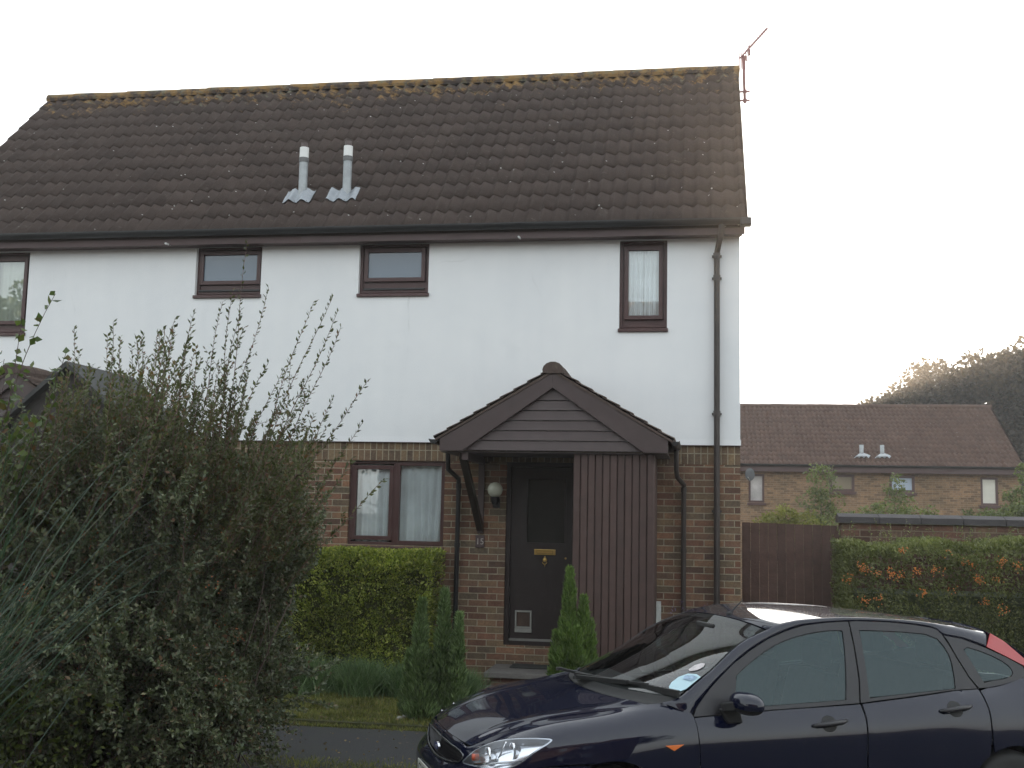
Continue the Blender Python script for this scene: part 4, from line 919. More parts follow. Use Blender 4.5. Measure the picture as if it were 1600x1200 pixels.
for sg in(-1,1):
    d1=car_patch('door',fF,FD,(),.035,side=sg); d2=car_patch('door',fF,RD,(),.035,side=sg)
    car_patch('window_frame',fU,FFR,[FG],.03,mat=M_CTRIM,parent=d1,side=sg,skirt=.01); car_patch('door_window',fU,FG,(),.05,mat=M_CGLASS,parent=d1,side=sg,off=-.006,gap=.001)
    car_patch('window_frame',fU,RFR,[RG],.03,mat=M_CTRIM,parent=d2,side=sg,skirt=.01); car_patch('door_window',fU,RG,(),.05,mat=M_CGLASS,parent=d2,side=sg,off=-.006,gap=.001)
    qf=car_patch('quarter_light',fU,QFR,[QG],.03,mat=M_CTRIM,side=sg,skirt=.01,gap=.003); car_patch('quarter_glass',fU,QG,(),.05,mat=M_CGLASS,parent=qf,side=sg,off=-.004,gap=.001)
    # handles: dark recess and bar
    for par,hx,hz in((d1,2.205,.828),(d2,3.075,.888)):
        q=flank([hx-.0,hx-.11,hx+.12],[hz,hz-.012,hz+.012]); c_=q[0]
        m=MB();V=[];n=26
        for k in range(n):
            t=2*math.pi*k/n; l_=hx+.052*math.cos(t);z_=hz-.004+.045*math.sin(t); pp=flank([l_],[z_])[0];V.append((l_,sg*(pp[1]+.0012),z_))
        m.add([(hx,sg*(c_[1]+.004),hz)]+V,[(0,i+1,(i+1)%n+1) for i in range(n)]); rc=m.build('handle_recess',M_RUB,par,local=True)
        MB().tube([(q[1][0],sg*(q[1][1]+.001),q[1][2]),(hx-.07,sg*(q[1][1]+.022),hz-.006),(hx,sg*(c_[1]+.028),hz+.002),(hx+.08,sg*(q[2][1]+.022),hz+.008),(q[2][0],sg*(q[2][1]+.001),q[2][2])],[.009,.015,.016,.015,.009],10).build('handle',M_CTRIM,par,True,local=True)
    # rear quarter
    rr=[p for p in reversed(lz2uw([p for p in ra if p[0]>3.30]))]
    qo=lz2uw([(3.314,.72),(3.316,.876),(3.314,.93),(3.318,.978)])+[(3.4,.70),(3.5,.7),(3.6,.7),(3.7,.7),(3.8,.7),(4.0,.7),(4.2,.7),(4.6,.7),(4.6,.02),(4.3,.02),(4.0,.02),(3.88,.02)]+[p for p in reversed(rr)]
    qo=lz2uw([(3.314,.72),(3.316,.876),(3.314,.93),(3.318,.978)])+[(3.4,.70),(3.6,.7),(3.8,.7),(4.0,.7),(4.2,.7),(4.6,.7),(4.6,.02),(4.3,.02),(4.0,.02),(3.86,.02)]+lz2uw([p for p in ra if p[0]>3.315])
    car_patch('rear_wing',fW,qo,(),.035,side=sg,gap=.0015)
    car_patch('sill',fF,[(1.30,.185),(2.2,.185),(3.08,.185),(3.08,.23),(2.2,.23),(1.30,.23)],(),.03,side=sg)
    tl=car_patch('tail_light',fU,[(3.45,1.229),(3.513,1.312),(3.60,1.262),(3.712,1.16),(3.80,1.10),(3.86,1.045),(3.80,1.045),(3.72,1.08),(3.689,1.116),(3.56,1.178)],(),.03,mat=M_REDL,side=sg,gap=.002,off=.003)
    # A pillar and cant rail
    lo=[(1.352,.88),(1.393,.928),(1.495,1.028),(1.60,1.108),(1.72,1.188),(1.84,1.252),(1.96,1.302),(2.06,1.335),(2.2,1.368),(2.5,1.388),(2.768,1.383),(2.95,1.368),(3.10,1.345),(3.156,1.304),(3.292,1.28),(3.45,1.229)]
    hi=[(1.19,.725,.95),(1.29,.745,.979),(1.414,.713,1.056),(1.532,.684,1.127),(1.665,.645,1.222),(1.786,.618,1.289),(1.933,.596,1.342),(2.01,.575,1.372),(2.193,.555,1.399),(2.484,.548,1.408),(2.75,.551,1.398),(2.974,.555,1.386),(3.13,.56,1.371),(3.269,.565,1.354),(3.39,.563,1.334),(3.513,.56,1.312)]
    lo3=upper([p[0] for p in lo],[p[1]+.001 for p in lo]); tt=np.linspace(0,1,len(lo)); ts_=np.linspace(0,1,90); A_=hermite(tt,lo3,ts_);B_=hermite(tt,np.array(hi),ts_); rows=[]
    for k in range(7):
        f=k/6; M_=A_*(1-f)+B_*f; bul=.014*math.sin(math.pi*f); M_=M_+np.array([-.0,bul*.6,bul*.75]); rows.append(M_)
    rows=[A_-np.array([0,.012,.004])]+rows+[B_-np.array([0,.004,.012])]
    Vv=np.stack(rows,1).reshape(-1,3)*np.array([1,sg,1]);I=np.arange(90*9).reshape(90,9);np_mesh('roof_pillar',Vv,np.stack([I[:-1,:-1],I[1:,:-1],I[1:,1:],I[:-1,1:]],-1).reshape(-1,4),M_PAINT,CAR,True,local=True)
    # side repeater
    q=flank([1.165,1.278,1.217],[.738,.742,.709]);MB().prism([(a_,sg*(b_+.001),c_) for a_,b_,c_ in q],(0,sg*.006,0)).build('side_repeater',M_AMBER,CAR,local=True,bevel=.002)
    # mirror
    V=[];nu,nv=28,18
    for i in range(nv+1):
        ph=-math.pi/2+math.pi*i/nv
        for k in range(nu):
            th=2*math.pi*k/nu; sp_=lambda c_,e:math.copysign(abs(c_)**e,c_)
            x=.072*sp_(math.cos(ph),.8)*sp_(math.cos(th),.8);y=.118*sp_(math.cos(ph),.8)*sp_(math.sin(th),.85);z=.060*sp_(math.sin(ph),.9)
            x+=.25*y*1.0*.6; V.append((1.628+x*1.0,sg*(.925+y*.95),.975+z-.06*(y+.1)))
    I=np.arange((nv+1)*nu).reshape(nv+1,nu);J=np.roll(I,-1,1);Fq=np.stack([I[:-1],J[:-1],J[1:],I[1:]],-1)
    mh=np_mesh('mirror',V,Fq[nv*2//5:].reshape(-1,4),M_PAINT,CAR,True,local=True); np_mesh('mirror_base',V,Fq[:nv*2//5].reshape(-1,4),M_RUB,mh,True,local=True)
    m=MB().prism([(1.505,sg*.80,.925),(1.56,sg*.80,.84),(1.65,sg*.81,.845),(1.63,sg*.80,.94)],(0,sg*.035,0)); m.bar((1.56,sg*.80,.93),(1.60,sg*.90,.955),.09,.055); m.build('mirror_arm',M_RUB,mh,local=True,bevel=.01)
# wheels
for l_ in(.86,3.475):
    for sg in(-1,1):
        yy=sg*.735; T_=MB().lathe([(.20,-.095),(.26,-.10),(.295,-.09),(.31,-.06),(.312,0),(.31,.06),(.295,.09),(.26,.10),(.20,.095)],(l_,yy,.31),'y',40)
        wh=T_.build('wheel',M_RUB,CAR,True,local=True)
        m=MB().lathe([(.205,sg*.09),(.195,sg*.07),(.185,sg*.02),(.05,sg*.03),(.045,sg*.07),(0,sg*.072)],(l_,yy,.31),'y',40)
        for k in range(7):
            t=2*math.pi*k/7; m.bar((l_+.04*math.cos(t),yy+sg*.06,.31+.04*math.sin(t)),(l_+.19*math.cos(t),yy+sg*.075,.31+.19*math.sin(t)),.045,.02,(0,1,0))
        m.build('rim',P('alloy_rim',(.4,.41,.43),.3,.1,9,metal=.8),wh,local=True)
        MB().lathe([(.36,-sg*.10),(.36,sg*.06)],(l_,sg*.72,.31),'y',30).build('arch_liner',M_DARK,wh,local=True)
# interior
m=MB().box(.35,-.70,.20,3.95,.70,.26).box(.5,-.68,.26,1.05,.68,.66).box(3.3,-.68,.26,4.0,.68,.80).box(3.05,-.70,.26,3.35,.70,.62)
m.build('cabin_floor',M_DARK,CAR,local=True)
m=MB().prism([(1.10,-.70,.62),(1.10,-.70,.935),(1.40,-.70,.955),(1.58,-.70,.88),(1.60,-.70,.62)],(0,1.40,0));m.build('dashboard',M_SEAT,CAR,local=True,bevel=.03)
def seat(l_,s_,w_):
    m=MB().box(l_-.02,s_-w_/2,.42,l_+.50,s_+w_/2,.58).prism([(l_+.42,s_-w_/2,.5),(l_+.60,s_-w_/2+.03,1.08),(l_+.70,s_-w_/2+.03,1.06),(l_+.56,s_-w_/2,.5)],(0,w_-.03,0))
    for c_ in ([s_] if w_<.7 else [s_-.35,s_+.35]): m.box(l_+.61,c_-.12,1.09,l_+.71,c_+.12,1.25)
    m.build('seat',M_SEAT,CAR,local=True,bevel=.03)
seat(1.75,-.36,.50);seat(1.75,.36,.50);seat(2.60,0,1.2)
m=MB().tube([(1.70-.10*math.sin(t)*.4,.36+.18*math.cos(t),.93+.18*math.sin(t)) for t in np.linspace(0,2*math.pi,25)],.014,8,False); m.bar((1.70,.20,.93),(1.70,.52,.93),.03,.02);m.bar((1.55,.36,.84),(1.70,.36,.93),.05,.05);m.build('steering_wheel',M_RUB,CAR,local=True)
MB().box(1.80,-.12,1.27,1.83,.12,1.33).build('rear_view_mirror',M_RUB,CAR,local=True,bevel=.01)
# ================================================================ vegetation
def unit(v): return v/(np.linalg.norm(v,axis=-1,keepdims=True)+1e-9)
def leaves(name,Pn,D,size,width,mat,parent=None,fold=.25,loc=(0,0,0),rng=RNG):
    "one folded diamond leaf per point; Pn base, D direction"
    n=len(Pn); D=unit(D); r=unit(rng.normal(size=(n,3))); B=unit(np.cross(D,r)); Nn=np.cross(B,D)
    size=np.broadcast_to(size,(n,)).reshape(n,1); wd=size*width
    m=Pn+D*size*.45
    V=np.stack([Pn,m+B*wd*.5+Nn*size*fold*.3,Pn+D*size,m-B*wd*.5+Nn*size*fold*.3],1).reshape(-1,3)
    b=np.arange(n)*4; F=np.stack([b,b+1,b+2,b+3],1)
    return np_mesh(name,V,F,mat,parent,False,loc)
def stems(name,paths,radii,mat,parent=None,loc=(0,0,0)):
    "paths: (n,k,3); thin three-sided tubes"
    n,k,_=paths.shape; T=np.gradient(paths,axis=1);T=unit(T); A=np.array([.31,.77,.55]);U=unit(np.cross(T,A));Vv=np.cross(T,U)
    r=np.asarray(radii).reshape(n,-1)[...,None]*np.ones((n,k,1)) if np.ndim(radii)>0 else np.full((n,k,1),radii)
    taper=np.linspace(1,.35,k)[None,:,None]; r=r*taper
    R3=[paths+(U*math.cos(a)+Vv*math.sin(a))*r for a in(0,2.09,4.19)]
    G=np.stack(R3,2).reshape(-1,3); I=np.arange(n*k*3).reshape(n,k,3);J=np.roll(I,-1,2)
    F=np.stack([I[:,:-1],J[:,:-1],J[:,1:],I[:,1:]],-1).reshape(-1,4); return stuffed(np_mesh(name,G,F,mat,parent,False,loc))
def along(paths,nper,t0=0,t1=1,rng=RNG,jit=.0):
    n,k,_=paths.shape; t=t0+(t1-t0)*(np.linspace(0,1,nper)[None]+rng.uniform(-.5,.5,(n,nper))/nper); t=np.clip(t,0,.999)*(k-1)
    i=t.astype(int);f=(t-i)[...,None]; I=np.arange(n)[:,None]; P_=paths[I,i]*(1-f)+paths[I,i+1]*f; T=unit(paths[I,i+1]-paths[I,i])
    return P_.reshape(-1,3),T.reshape(-1,3)
def stuffed(o): o['kind']='stuff'; return o
def berries(name,C_,r,mat,parent,rng=RNG,seg=1):
    n=len(C_); base=np.array([(0,0,1),(1,0,0),(0,1,0),(-1,0,0),(0,-1,0),(0,0,-1)],float)*.9; Fb=np.array([(0,1,2),(0,2,3),(0,3,4),(0,4,1),(5,2,1),(5,3,2),(5,4,3),(5,1,4)])
    V=(C_[:,None]+base[None]*r).reshape(-1,3); F=(Fb[None]+np.arange(n)[:,None,None]*6).reshape(-1,3)
    return stuffed(np_mesh(name,V,F,mat,parent,True))
L_PYR=leaf_mat('pyracantha_leaf',[(0,(.060,.078,.044)),(.45,(.098,.118,.064)),(.8,(.14,.158,.088)),(.93,(.18,.17,.10)),(1,(.17,.07,.04))],.25,.45,1.1,.3,.35)
L_SHOOT=leaf_mat('shoot_leaf',[(0,(.06,.07,.032)),(.5,(.09,.10,.048)),(.85,(.12,.125,.062)),(1,(.16,.075,.045))],.35,.45)
L_PRIV=leaf_mat('privet_leaf',[(0,(.11,.14,.035)),(.4,(.21,.25,.05)),(.8,(.33,.36,.075)),(1,(.50,.47,.15))],.4,.4,1.6,.35)
L_BERH=leaf_mat('berry_hedge_leaf',[(0,(.10,.115,.045)),(.5,(.16,.175,.07)),(1,(.23,.235,.105))],.3,.45,1.3,.3)
L_CON=leaf_mat('conifer_spray',[(0,(.085,.13,.055)),(.5,(.15,.22,.085)),(1,(.25,.34,.14))],.2,.6,2.5,.25)
L_CON2=leaf_mat('conifer_spray_warm',[(0,(.09,.15,.04)),(.5,(.15,.24,.06)),(1,(.24,.33,.09))],.2,.6,2.5,.25)
L_LAV=leaf_mat('border_blade',[(0,(.07,.12,.05)),(.5,(.12,.19,.08)),(1,(.20,.27,.13))],.25,.6,2,.25)
L_PAMP=leaf_mat('pampas_blade',[(0,(.03,.055,.038)),(.5,(.048,.085,.058)),(.85,(.07,.115,.08)),(1,(.12,.115,.07))],.25,.4,2,.2)
L_GRASS=leaf_mat('grass_blade',[(0,(.09,.11,.025)),(.5,(.17,.185,.045)),(.8,(.22,.215,.065)),(1,(.32,.25,.10))],.3,.6,3,.35)
L_TREE=leaf_mat('tree_leaf',[(0,(.022,.016,.009)),(.5,(.038,.026,.014)),(1,(.065,.042,.02))],.35,.5,.25,.3)
L_SAP=leaf_mat('sapling_leaf',[(0,(.075,.095,.035)),(.5,(.12,.14,.055)),(1,(.17,.185,.08))],.4,.5,.8,.2)
L_BACK=leaf_mat('back_tree_leaf',[(0,(.03,.045,.018)),(1,(.06,.08,.03))],.2,.5,.3,.3)
M_TWIG=P('twig_brown',(.085,.055,.045),.8,.2,20); M_TWIGR=P('twig_reddish',(.12,.06,.05),.7,.2,20); M_BARK=P('bark',(.07,.055,.042),.9,.3,9,.5,30)
M_BERRY=P('orange_berry',(.60,.19,.035),.45,.25,9); M_BERRYD=P('dull_orange_berry',(.36,.10,.025),.5,.3,9)

def pyracantha():
    rng=np.random.default_rng(11); Bx,By=-4.45,-5.35
    sh=thing('pyracantha_shrub','huge wild shrub with tall upright leafy shoots filling the left foreground','shrub',(Bx,By,-.03))
    # main canes
    n=240;k=14; base=np.stack([rng.normal(Bx,.30,n),rng.normal(By,.25,n),np.zeros(n)],1)
    az=rng.uniform(0,2*math.pi,n); el=rng.uniform(.35,1.45,n); L=rng.uniform(1.1,2.7,n)*(.45+.55*np.sin(el))
    tgt=base+np.stack([np.cos(az)*np.cos(el)*L*1.0,np.sin(az)*np.cos(el)*L*.8,np.sin(el)*L],1)
    tgt[:,0]=np.clip(tgt[:,0],Bx-2.2,Bx+.95)
    t=np.linspace(0,1,k)[None,:,None]; bow=np.stack([rng.normal(0,.12,n),rng.normal(0,.12,n),rng.uniform(.1,.35,n)],1)[:,None]
    canes=base[:,None]*(1-t)+tgt[:,None]*t+bow*4*t*(1-t)
    canes+=np.cumsum(rng.normal(0,.012,(n,k,3)),1)
    # side branches in the body
    nb=4600; ci=rng.integers(0,n,nb); tt=rng.uniform(.15,1,nb)*(k-1); i=tt.astype(int).clip(0,k-2); f=(tt-i)[:,None]
    sp=canes[ci,i]*(1-f)+canes[ci,i+1]*f
    d=unit(sp-np.array([Bx,By,1.1]))*.8+unit(canes[ci,i+1]-canes[ci,i])*.5+rng.normal(0,.45,(nb,3)); d[:,2]+=.25; d=unit(d); Lb=rng.uniform(.22,.62,nb)
    kb=7;t=np.linspace(0,1,kb)[None,:,None]; br=sp[:,None]+d[:,None]*Lb[:,None,None]*t; br[:,:,2]+=(np.linspace(0,1,kb)**2)[None]*rng.uniform(-.12,.12,nb)[:,None]
    lim=Bx+.92+.12*np.sin(br[...,2]*4.1)+.1*np.sin(br[...,1]*5); over=br[...,0]-lim; br[...,0]=np.where(over>0,lim+over*.25,br[...,0])
    # upright shoots out of the top
    shoots=[]
    tops=[]
    def add(px,py,z0,dx,dy,h,n_=1): tops.append((px,py,z0,dx,dy,h))
    for _ in range(330):
        x=rng.uniform(Bx-1.15,Bx+1.0); u=(x-Bx)/.95; h=rng.uniform(.4,1.3)*(1-.3*abs(u)); add(x,By+rng.normal(0,.35),2.05-.35*u*u+rng.uniform(-.2,.1),.10+.38*max(u,-.1)+rng.normal(0,.07),rng.normal(0,.08),h)
    for x,z0,dx,h in((-3.93,2.1,.03,1.88),(-3.85,2.1,.02,1.45),(-3.75,2.1,.30,1.42),(-3.60,2.0,.52,1.28),(-3.55,2.0,.42,1.35),(-3.45,1.9,.60,1.0),(-3.42,1.8,.55,.95),(-4.15,2.1,.12,1.25),(-4.3,2.1,.1,1.15),(-4.55,2.1,.0,1.1),(-4.7,2.1,.05,1.2),(-4.85,2.1,-.02,1.15),(-4.95,2.1,-.05,1.0),(-4.05,2.1,.2,1.35),(-3.9,2.1,.1,1.3),(-3.68,2,.38,1.5),(-3.95,2.1,.22,1.5),(-3.42,1.6,.70,.75),(-3.38,1.4,.8,.8),(-4.42,2.1,.12,1.05),(-4.2,2.1,.3,1.2),(-3.35,1.75,.62,.85)): add(x,By+rng.normal(0,.15),z0,dx,rng.normal(0,.04),h)
    kt=12;S_=np.zeros((len(tops),kt,3));tl=np.linspace(0,1,kt)
    for j,(x,y,z0,dx,dy,h) in enumerate(tops):
        c=rng.normal(0,.05,2); S_[j,:,0]=x+dx*h*tl+c[0]*tl*tl+.012*np.sin(tl*9+j); S_[j,:,1]=y+dy*h*tl+c[1]*tl*tl; S_[j,:,2]=z0+h*tl
    stems('canes',canes,np.full(n,.009),M_TWIG,sh); stems('branches',br,np.full(nb,.0028),M_TWIG,sh); stems('shoots',S_,np.full(len(S_),.0042),M_TWIGR,sh)
    # leaves
    Pb,Tb=along(br,46,.05,1,rng); D=Tb*.5+unit(rng.normal(size=Pb.shape))*.9; D[:,2]+=.15; leaves('foliage',Pb,D,rng.uniform(.024,.046,len(Pb)),.5,L_PYR,sh,rng=rng)
    Pc,Tc=along(canes,60,.3,1,rng); D=Tc*.4+unit(rng.normal(size=Pc.shape)); leaves('foliage',Pc,D,rng.uniform(.018,.034,len(Pc)),.48,L_PYR,sh,rng=rng)
    Ps,Ts=along(S_,76,0,1,rng); s_=unit(rng.normal(size=Ps.shape)); s_-=Ts*(s_*Ts).sum(1,keepdims=True); D=Ts*.75+unit(s_)*.75; 
    leaves('shoot_leaves',Ps,D,rng.uniform(.026,.048,len(Ps)),.45,L_SHOOT,sh,rng=rng)
    # side twigs on the shoots lower half
    Pt,Tt=along(S_,7,.0,.55,rng); d=unit(Tt*.8+rng.normal(0,.5,Pt.shape)); tw=Pt[:,None]+d[:,None]*(rng.uniform(.08,.26,len(Pt))[:,None]*np.linspace(0,1,5)[None])[...,None]
    stems('twigs',tw,np.full(len(tw),.002),M_TWIGR,sh); Pq,Tq=along(tw,15,.1,1,rng); leaves('shoot_leaves',Pq,Tq*.6+unit(rng.normal(size=Pq.shape)),rng.uniform(.022,.038,len(Pq)),.45,L_SHOOT,sh,rng=rng)
    # berries in clusters on the camera side
    C_=[]
    cand=Pb[(Pb[:,1]<By-.2)&(Pb[:,2]>.6)]
    for c in cand[rng.integers(0,len(cand),46)]:
        m_=rng.integers(4,14); C_.append(c+rng.normal(0,.03,(m_,3)))
    berries('berries',np.concatenate(C_),.006,M_BERRYD,sh)
pyracantha()

def hedge_box(name,label,cat,x0,x1,y0,y1,z1,n,lmat,size,parent_loc,bump=.05,stem=True,top_n=0,core=None,rng=None,slope=0,ct=.5):
    rng=rng or np.random.default_rng(3); h=thing(name,label,cat,parent_loc)
    per=rng.uniform(0,1,(n,3)); Pn=np.stack([x0+(x1-x0)*per[:,0],y0+(y1-y0)*per[:,1],z1*per[:,2]],1)
    face=rng.integers(0,10,n); ins=np.abs(rng.normal(0,.075,n))
    f=face<5; Pn[f,1]=y0+ins[f]
    f=(face>=5)&(face<8); Pn[f,2]=z1-ins[f]*.7
    f=face==8; Pn[f,0]=x1-ins[f]
    f=face==9; Pn[f,0]=x0+ins[f]
    # uneven surface
    wv=bump*(np.sin(Pn[:,0]*5.1)+np.sin(Pn[:,2]*6.3+Pn[:,0]*3)+.6*np.sin(Pn[:,0]*13+Pn[:,2]*9)); Pn[:,1]+=wv*.8*(Pn[:,1]<(y0+y1)/2)
    Pn[:,2]+=(bump*.5*np.sin(Pn[:,0]*7+1)+.25*bump*np.sin(Pn[:,0]*23))*(Pn[:,2]>z1*.8); Pn[:,2]-=.12*np.clip(((y0+.12)-Pn[:,1])/.12,0,1)*(Pn[:,2]>z1*.9)
    Pn[:,2]+=slope*(Pn[:,0]-x0)*(Pn[:,2]/z1)
    c=np.array([(x0+x1)/2,(y0+y1)/2,z1*.4]); sc=np.array([(x1-x0)/2,(y1-y0)/2,z1*.6]); D=unit((Pn-c)/sc)*.7+rng.normal(0,.6,Pn.shape); D[:,2]+=.3
    q_=np.sin(Pn[:,0]*9.3+1.7*np.sin(Pn[:,2]*5))*np.sin(Pn[:,2]*10.7+2*np.sin(Pn[:,0]*4))+.5*np.sin(Pn[:,0]*31)*np.sin(Pn[:,2]*27); keep=(q_<.35)|(rng.random(n)<.3)|((Pn[:,2]>z1*(.86+.07*np.sin(Pn[:,0]*8.3)+.05*np.sin(Pn[:,0]*19)))&(rng.random(n)<.8)); Pn=Pn[keep];D=D[keep];n=len(Pn)
    leaves('foliage',Pn,D,rng.uniform(.6,1.2,n)*size,.55,lmat,h,rng=rng)
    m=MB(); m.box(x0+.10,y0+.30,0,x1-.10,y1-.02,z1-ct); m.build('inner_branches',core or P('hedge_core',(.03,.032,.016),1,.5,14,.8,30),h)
    ns=260; b=np.stack([rng.uniform(x0+.05,x1-.05,ns),rng.uniform(y0+.02,y1,ns),rng.uniform(.1,z1*.8,ns)],1); d=unit(rng.normal(0,.5,(ns,3))+np.array([0,-.5,.6]))
    pa=b[:,None]+d[:,None]*(rng.uniform(.1,.32,ns)[:,None]*np.linspace(0,1,4)[None])[...,None]; stems('twigs',pa,np.full(ns,.003),M_TWIG,h)
    return h,Pn
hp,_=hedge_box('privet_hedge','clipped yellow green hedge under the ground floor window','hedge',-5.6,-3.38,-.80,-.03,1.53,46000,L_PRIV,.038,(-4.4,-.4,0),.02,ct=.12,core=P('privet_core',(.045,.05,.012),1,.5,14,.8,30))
rngb=np.random.default_rng(5)
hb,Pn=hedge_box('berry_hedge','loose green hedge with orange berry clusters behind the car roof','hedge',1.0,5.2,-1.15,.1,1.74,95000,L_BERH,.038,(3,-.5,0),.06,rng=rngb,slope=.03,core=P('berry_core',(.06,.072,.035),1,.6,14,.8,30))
C_=[]
for (x,y_) in [(1345,885),(1372,893),(1388,890),(1432,893),(1462,890),(1470,893),(1520,884),(1527,904),(1533,906),(1349,938),(1355,941),(1372,936),(1353,890),(1395,897),(1405,900),(1492,922),(1566,880),(1540,942),(1568,954),(1505,880),(1590,885),(1440,925),(1325,905),(1410,860),(1480,862),(1560,905)]:
    d=cf_+cr_*((x-800)/1756.08)+cu_*((600-y_)/1756.08); t=(-1.24-CAM_POS.y)/d.y; c=np.array(CAM_POS+d*t); m_=rngb.integers(5,22); C_.append(c+rngb.normal(0,.024,(m_,3)))
berries('berries',np.concatenate(C_),.0085,M_BERRY,hb)
# loose shoots above the berry hedge
ns=130;b=np.stack([rngb.uniform(1.0,5,ns),rngb.uniform(-1.0,0,ns),np.full(ns,1.65)],1);d=unit(rngb.normal(0,.3,(ns,3))+np.array([0,-.1,1]));pa=b[:,None]+d[:,None]*(rngb.uniform(.12,.36,ns)[:,None]*np.linspace(0,1,6)[None])[...,None]
stems('shoots',pa,np.full(ns,.003),M_TWIG,hb);Pq,Tq=along(pa,16,.1,1,rngb);leaves('foliage',Pq,Tq*.6+unit(rngb.normal(size=Pq.shape)),rngb.uniform(.02,.036,len(Pq)),.45,L_BERH,hb,rng=rngb)

def conifer(label,x,y,spires,mat,seed,group='dwarf conifers beside the doorsteps'):
    rng=np.random.default_rng(seed); c=thing('dwarf_conifer',label,'conifer',(x,y,0),group); PP=[];DD=[];SS=[];st=[]
    for (dx,dy,h,w,lean) in spires:
        n=int(9500*h*w/.25*1.0)+900; t=rng.uniform(0,1,n)**.85
        prof=w*np.where(t<.15,.75+t/.15*.25,(1-((t-.15)/.85))**.85)*(1+.16*np.sin(t*27+dx*40)+.10*np.sin(t*61)); a=rng.uniform(0,2*math.pi,n); lob=1+.18*np.sin(a*3+t*11+seed); r=prof*lob*np.sqrt(rng.uniform(.45,1.0,n))
        p=np.stack([x+dx+lean*t*h+np.cos(a)*r,y+dy+np.sin(a)*r,t*h],1); PP.append(p)
        d=np.stack([np.cos(a)*.5,np.sin(a)*.5,np.full(n,1.0)],1)+rng.normal(0,.22,(n,3)); DD.append(d); SS.append(rng.uniform(.03,.085,n))
        st.append([(x+dx+lean*h*t_,y+dy,h*t_) for t_ in np.linspace(0,.95,6)])
    leaves('foliage',np.concatenate(PP),np.concatenate(DD),np.concatenate(SS),.2,mat,c,rng=rng); m=MB()
    for s in st: m.tube(s,[.018,.015,.012,.009,.006,.003],6)
    m.build('trunk',M_BARK,c); return c
conifer('twin spired blue green dwarf conifer left of the steps',-2.98,-2.20,[(-.14,.0,1.10,.12,.01),(.09,.02,1.20,.12,.0),(.22,-.02,.98,.09,.03),(-.08,-.08,.66,.15,0),(.04,.1,.70,.15,0),(.20,.05,.6,.12,.02),(-.22,.03,.62,.09,-.03)],L_CON,21)
conifer('narrow bright green dwarf conifer right of the steps',-1.68,-1.78,[(-.04,0,1.42,.13,.0),(-.02,-.03,1.0,.19,-.01),(.07,.0,1.15,.12,.03),(.14,.04,.92,.13,.02),(-.15,.02,.80,.10,-.02),(.05,-.1,.85,.15,0)],L_CON2,22)
# dead twig beside the right conifer
def tuft(name,label,cat,x,y,n,h,spread,mat,seed,group=None,blade=.006,droop=.3,parent=None,z=0,el=(.9,1.5)):
    rng=np.random.default_rng(seed); c=parent or thing(name,label,cat,(x,y,z),group); k=7
    b=np.stack([x+rng.normal(0,spread*.4,n),y+rng.normal(0,spread*.35,n),np.full(n,z)],1); az=rng.uniform(0,2*math.pi,n);e=rng.uniform(*el,n);L=h*rng.uniform(.6,1.1,n)
    d=np.stack([np.cos(az)*np.cos(e),np.sin(az)*np.cos(e),np.sin(e)],1); t=np.linspace(0,1,k); Pp=b[:,None]+d[:,None]*(L[:,None]*t[None])[...,None]; Pp[:,:,2]-=(droop*L[:,None]*t[None]**2.2)*np.cos(e)[:,None]*1.2
    hz=np.stack([np.cos(az),np.sin(az),np.zeros(n)],1); Pp+=hz[:,None]*(droop*.5*L[:,None]*t[None]**2)[...,None]
    B=unit(np.cross(d,rng.normal(size=(n,3))))[:,None]*(blade*(1-t**2*.95))[None,:,None]*.5
    V=np.stack([Pp-B,Pp+B],2).reshape(-1,3);I=np.arange(n*k*2).reshape(n,k,2);F=np.stack([I[:,:-1,0],I[:,:-1,1],I[:,1:,1],I[:,1:,0]],-1).reshape(-1,4)
    np_mesh('foliage' if cat!='grass' else 'blades',V,F,mat,c); return c
k_=0
LBL=['dense dark blue green border plant below the left end of the clipped hedge','blue green border plant second from the left below the clipped hedge','grey green border plant in the middle below the clipped hedge','leafy green border plant just left of the twin spired conifer','small green border plant between the twin conifer and the steps']
for x,y,h,sp in((-5.15,-1.05,.46,.30),(-4.6,-1.08,.42,.28),(-4.05,-1.05,.43,.27),(-3.5,-1.02,.40,.25),(-2.98,-1.0,.36,.2)):
    tuft('border_plant',LBL[k_],'plant',x,y,2600,h,sp,L_LAV,40+k_,'low border plants along the hedge',.007,.25); k_+=1
k_=0
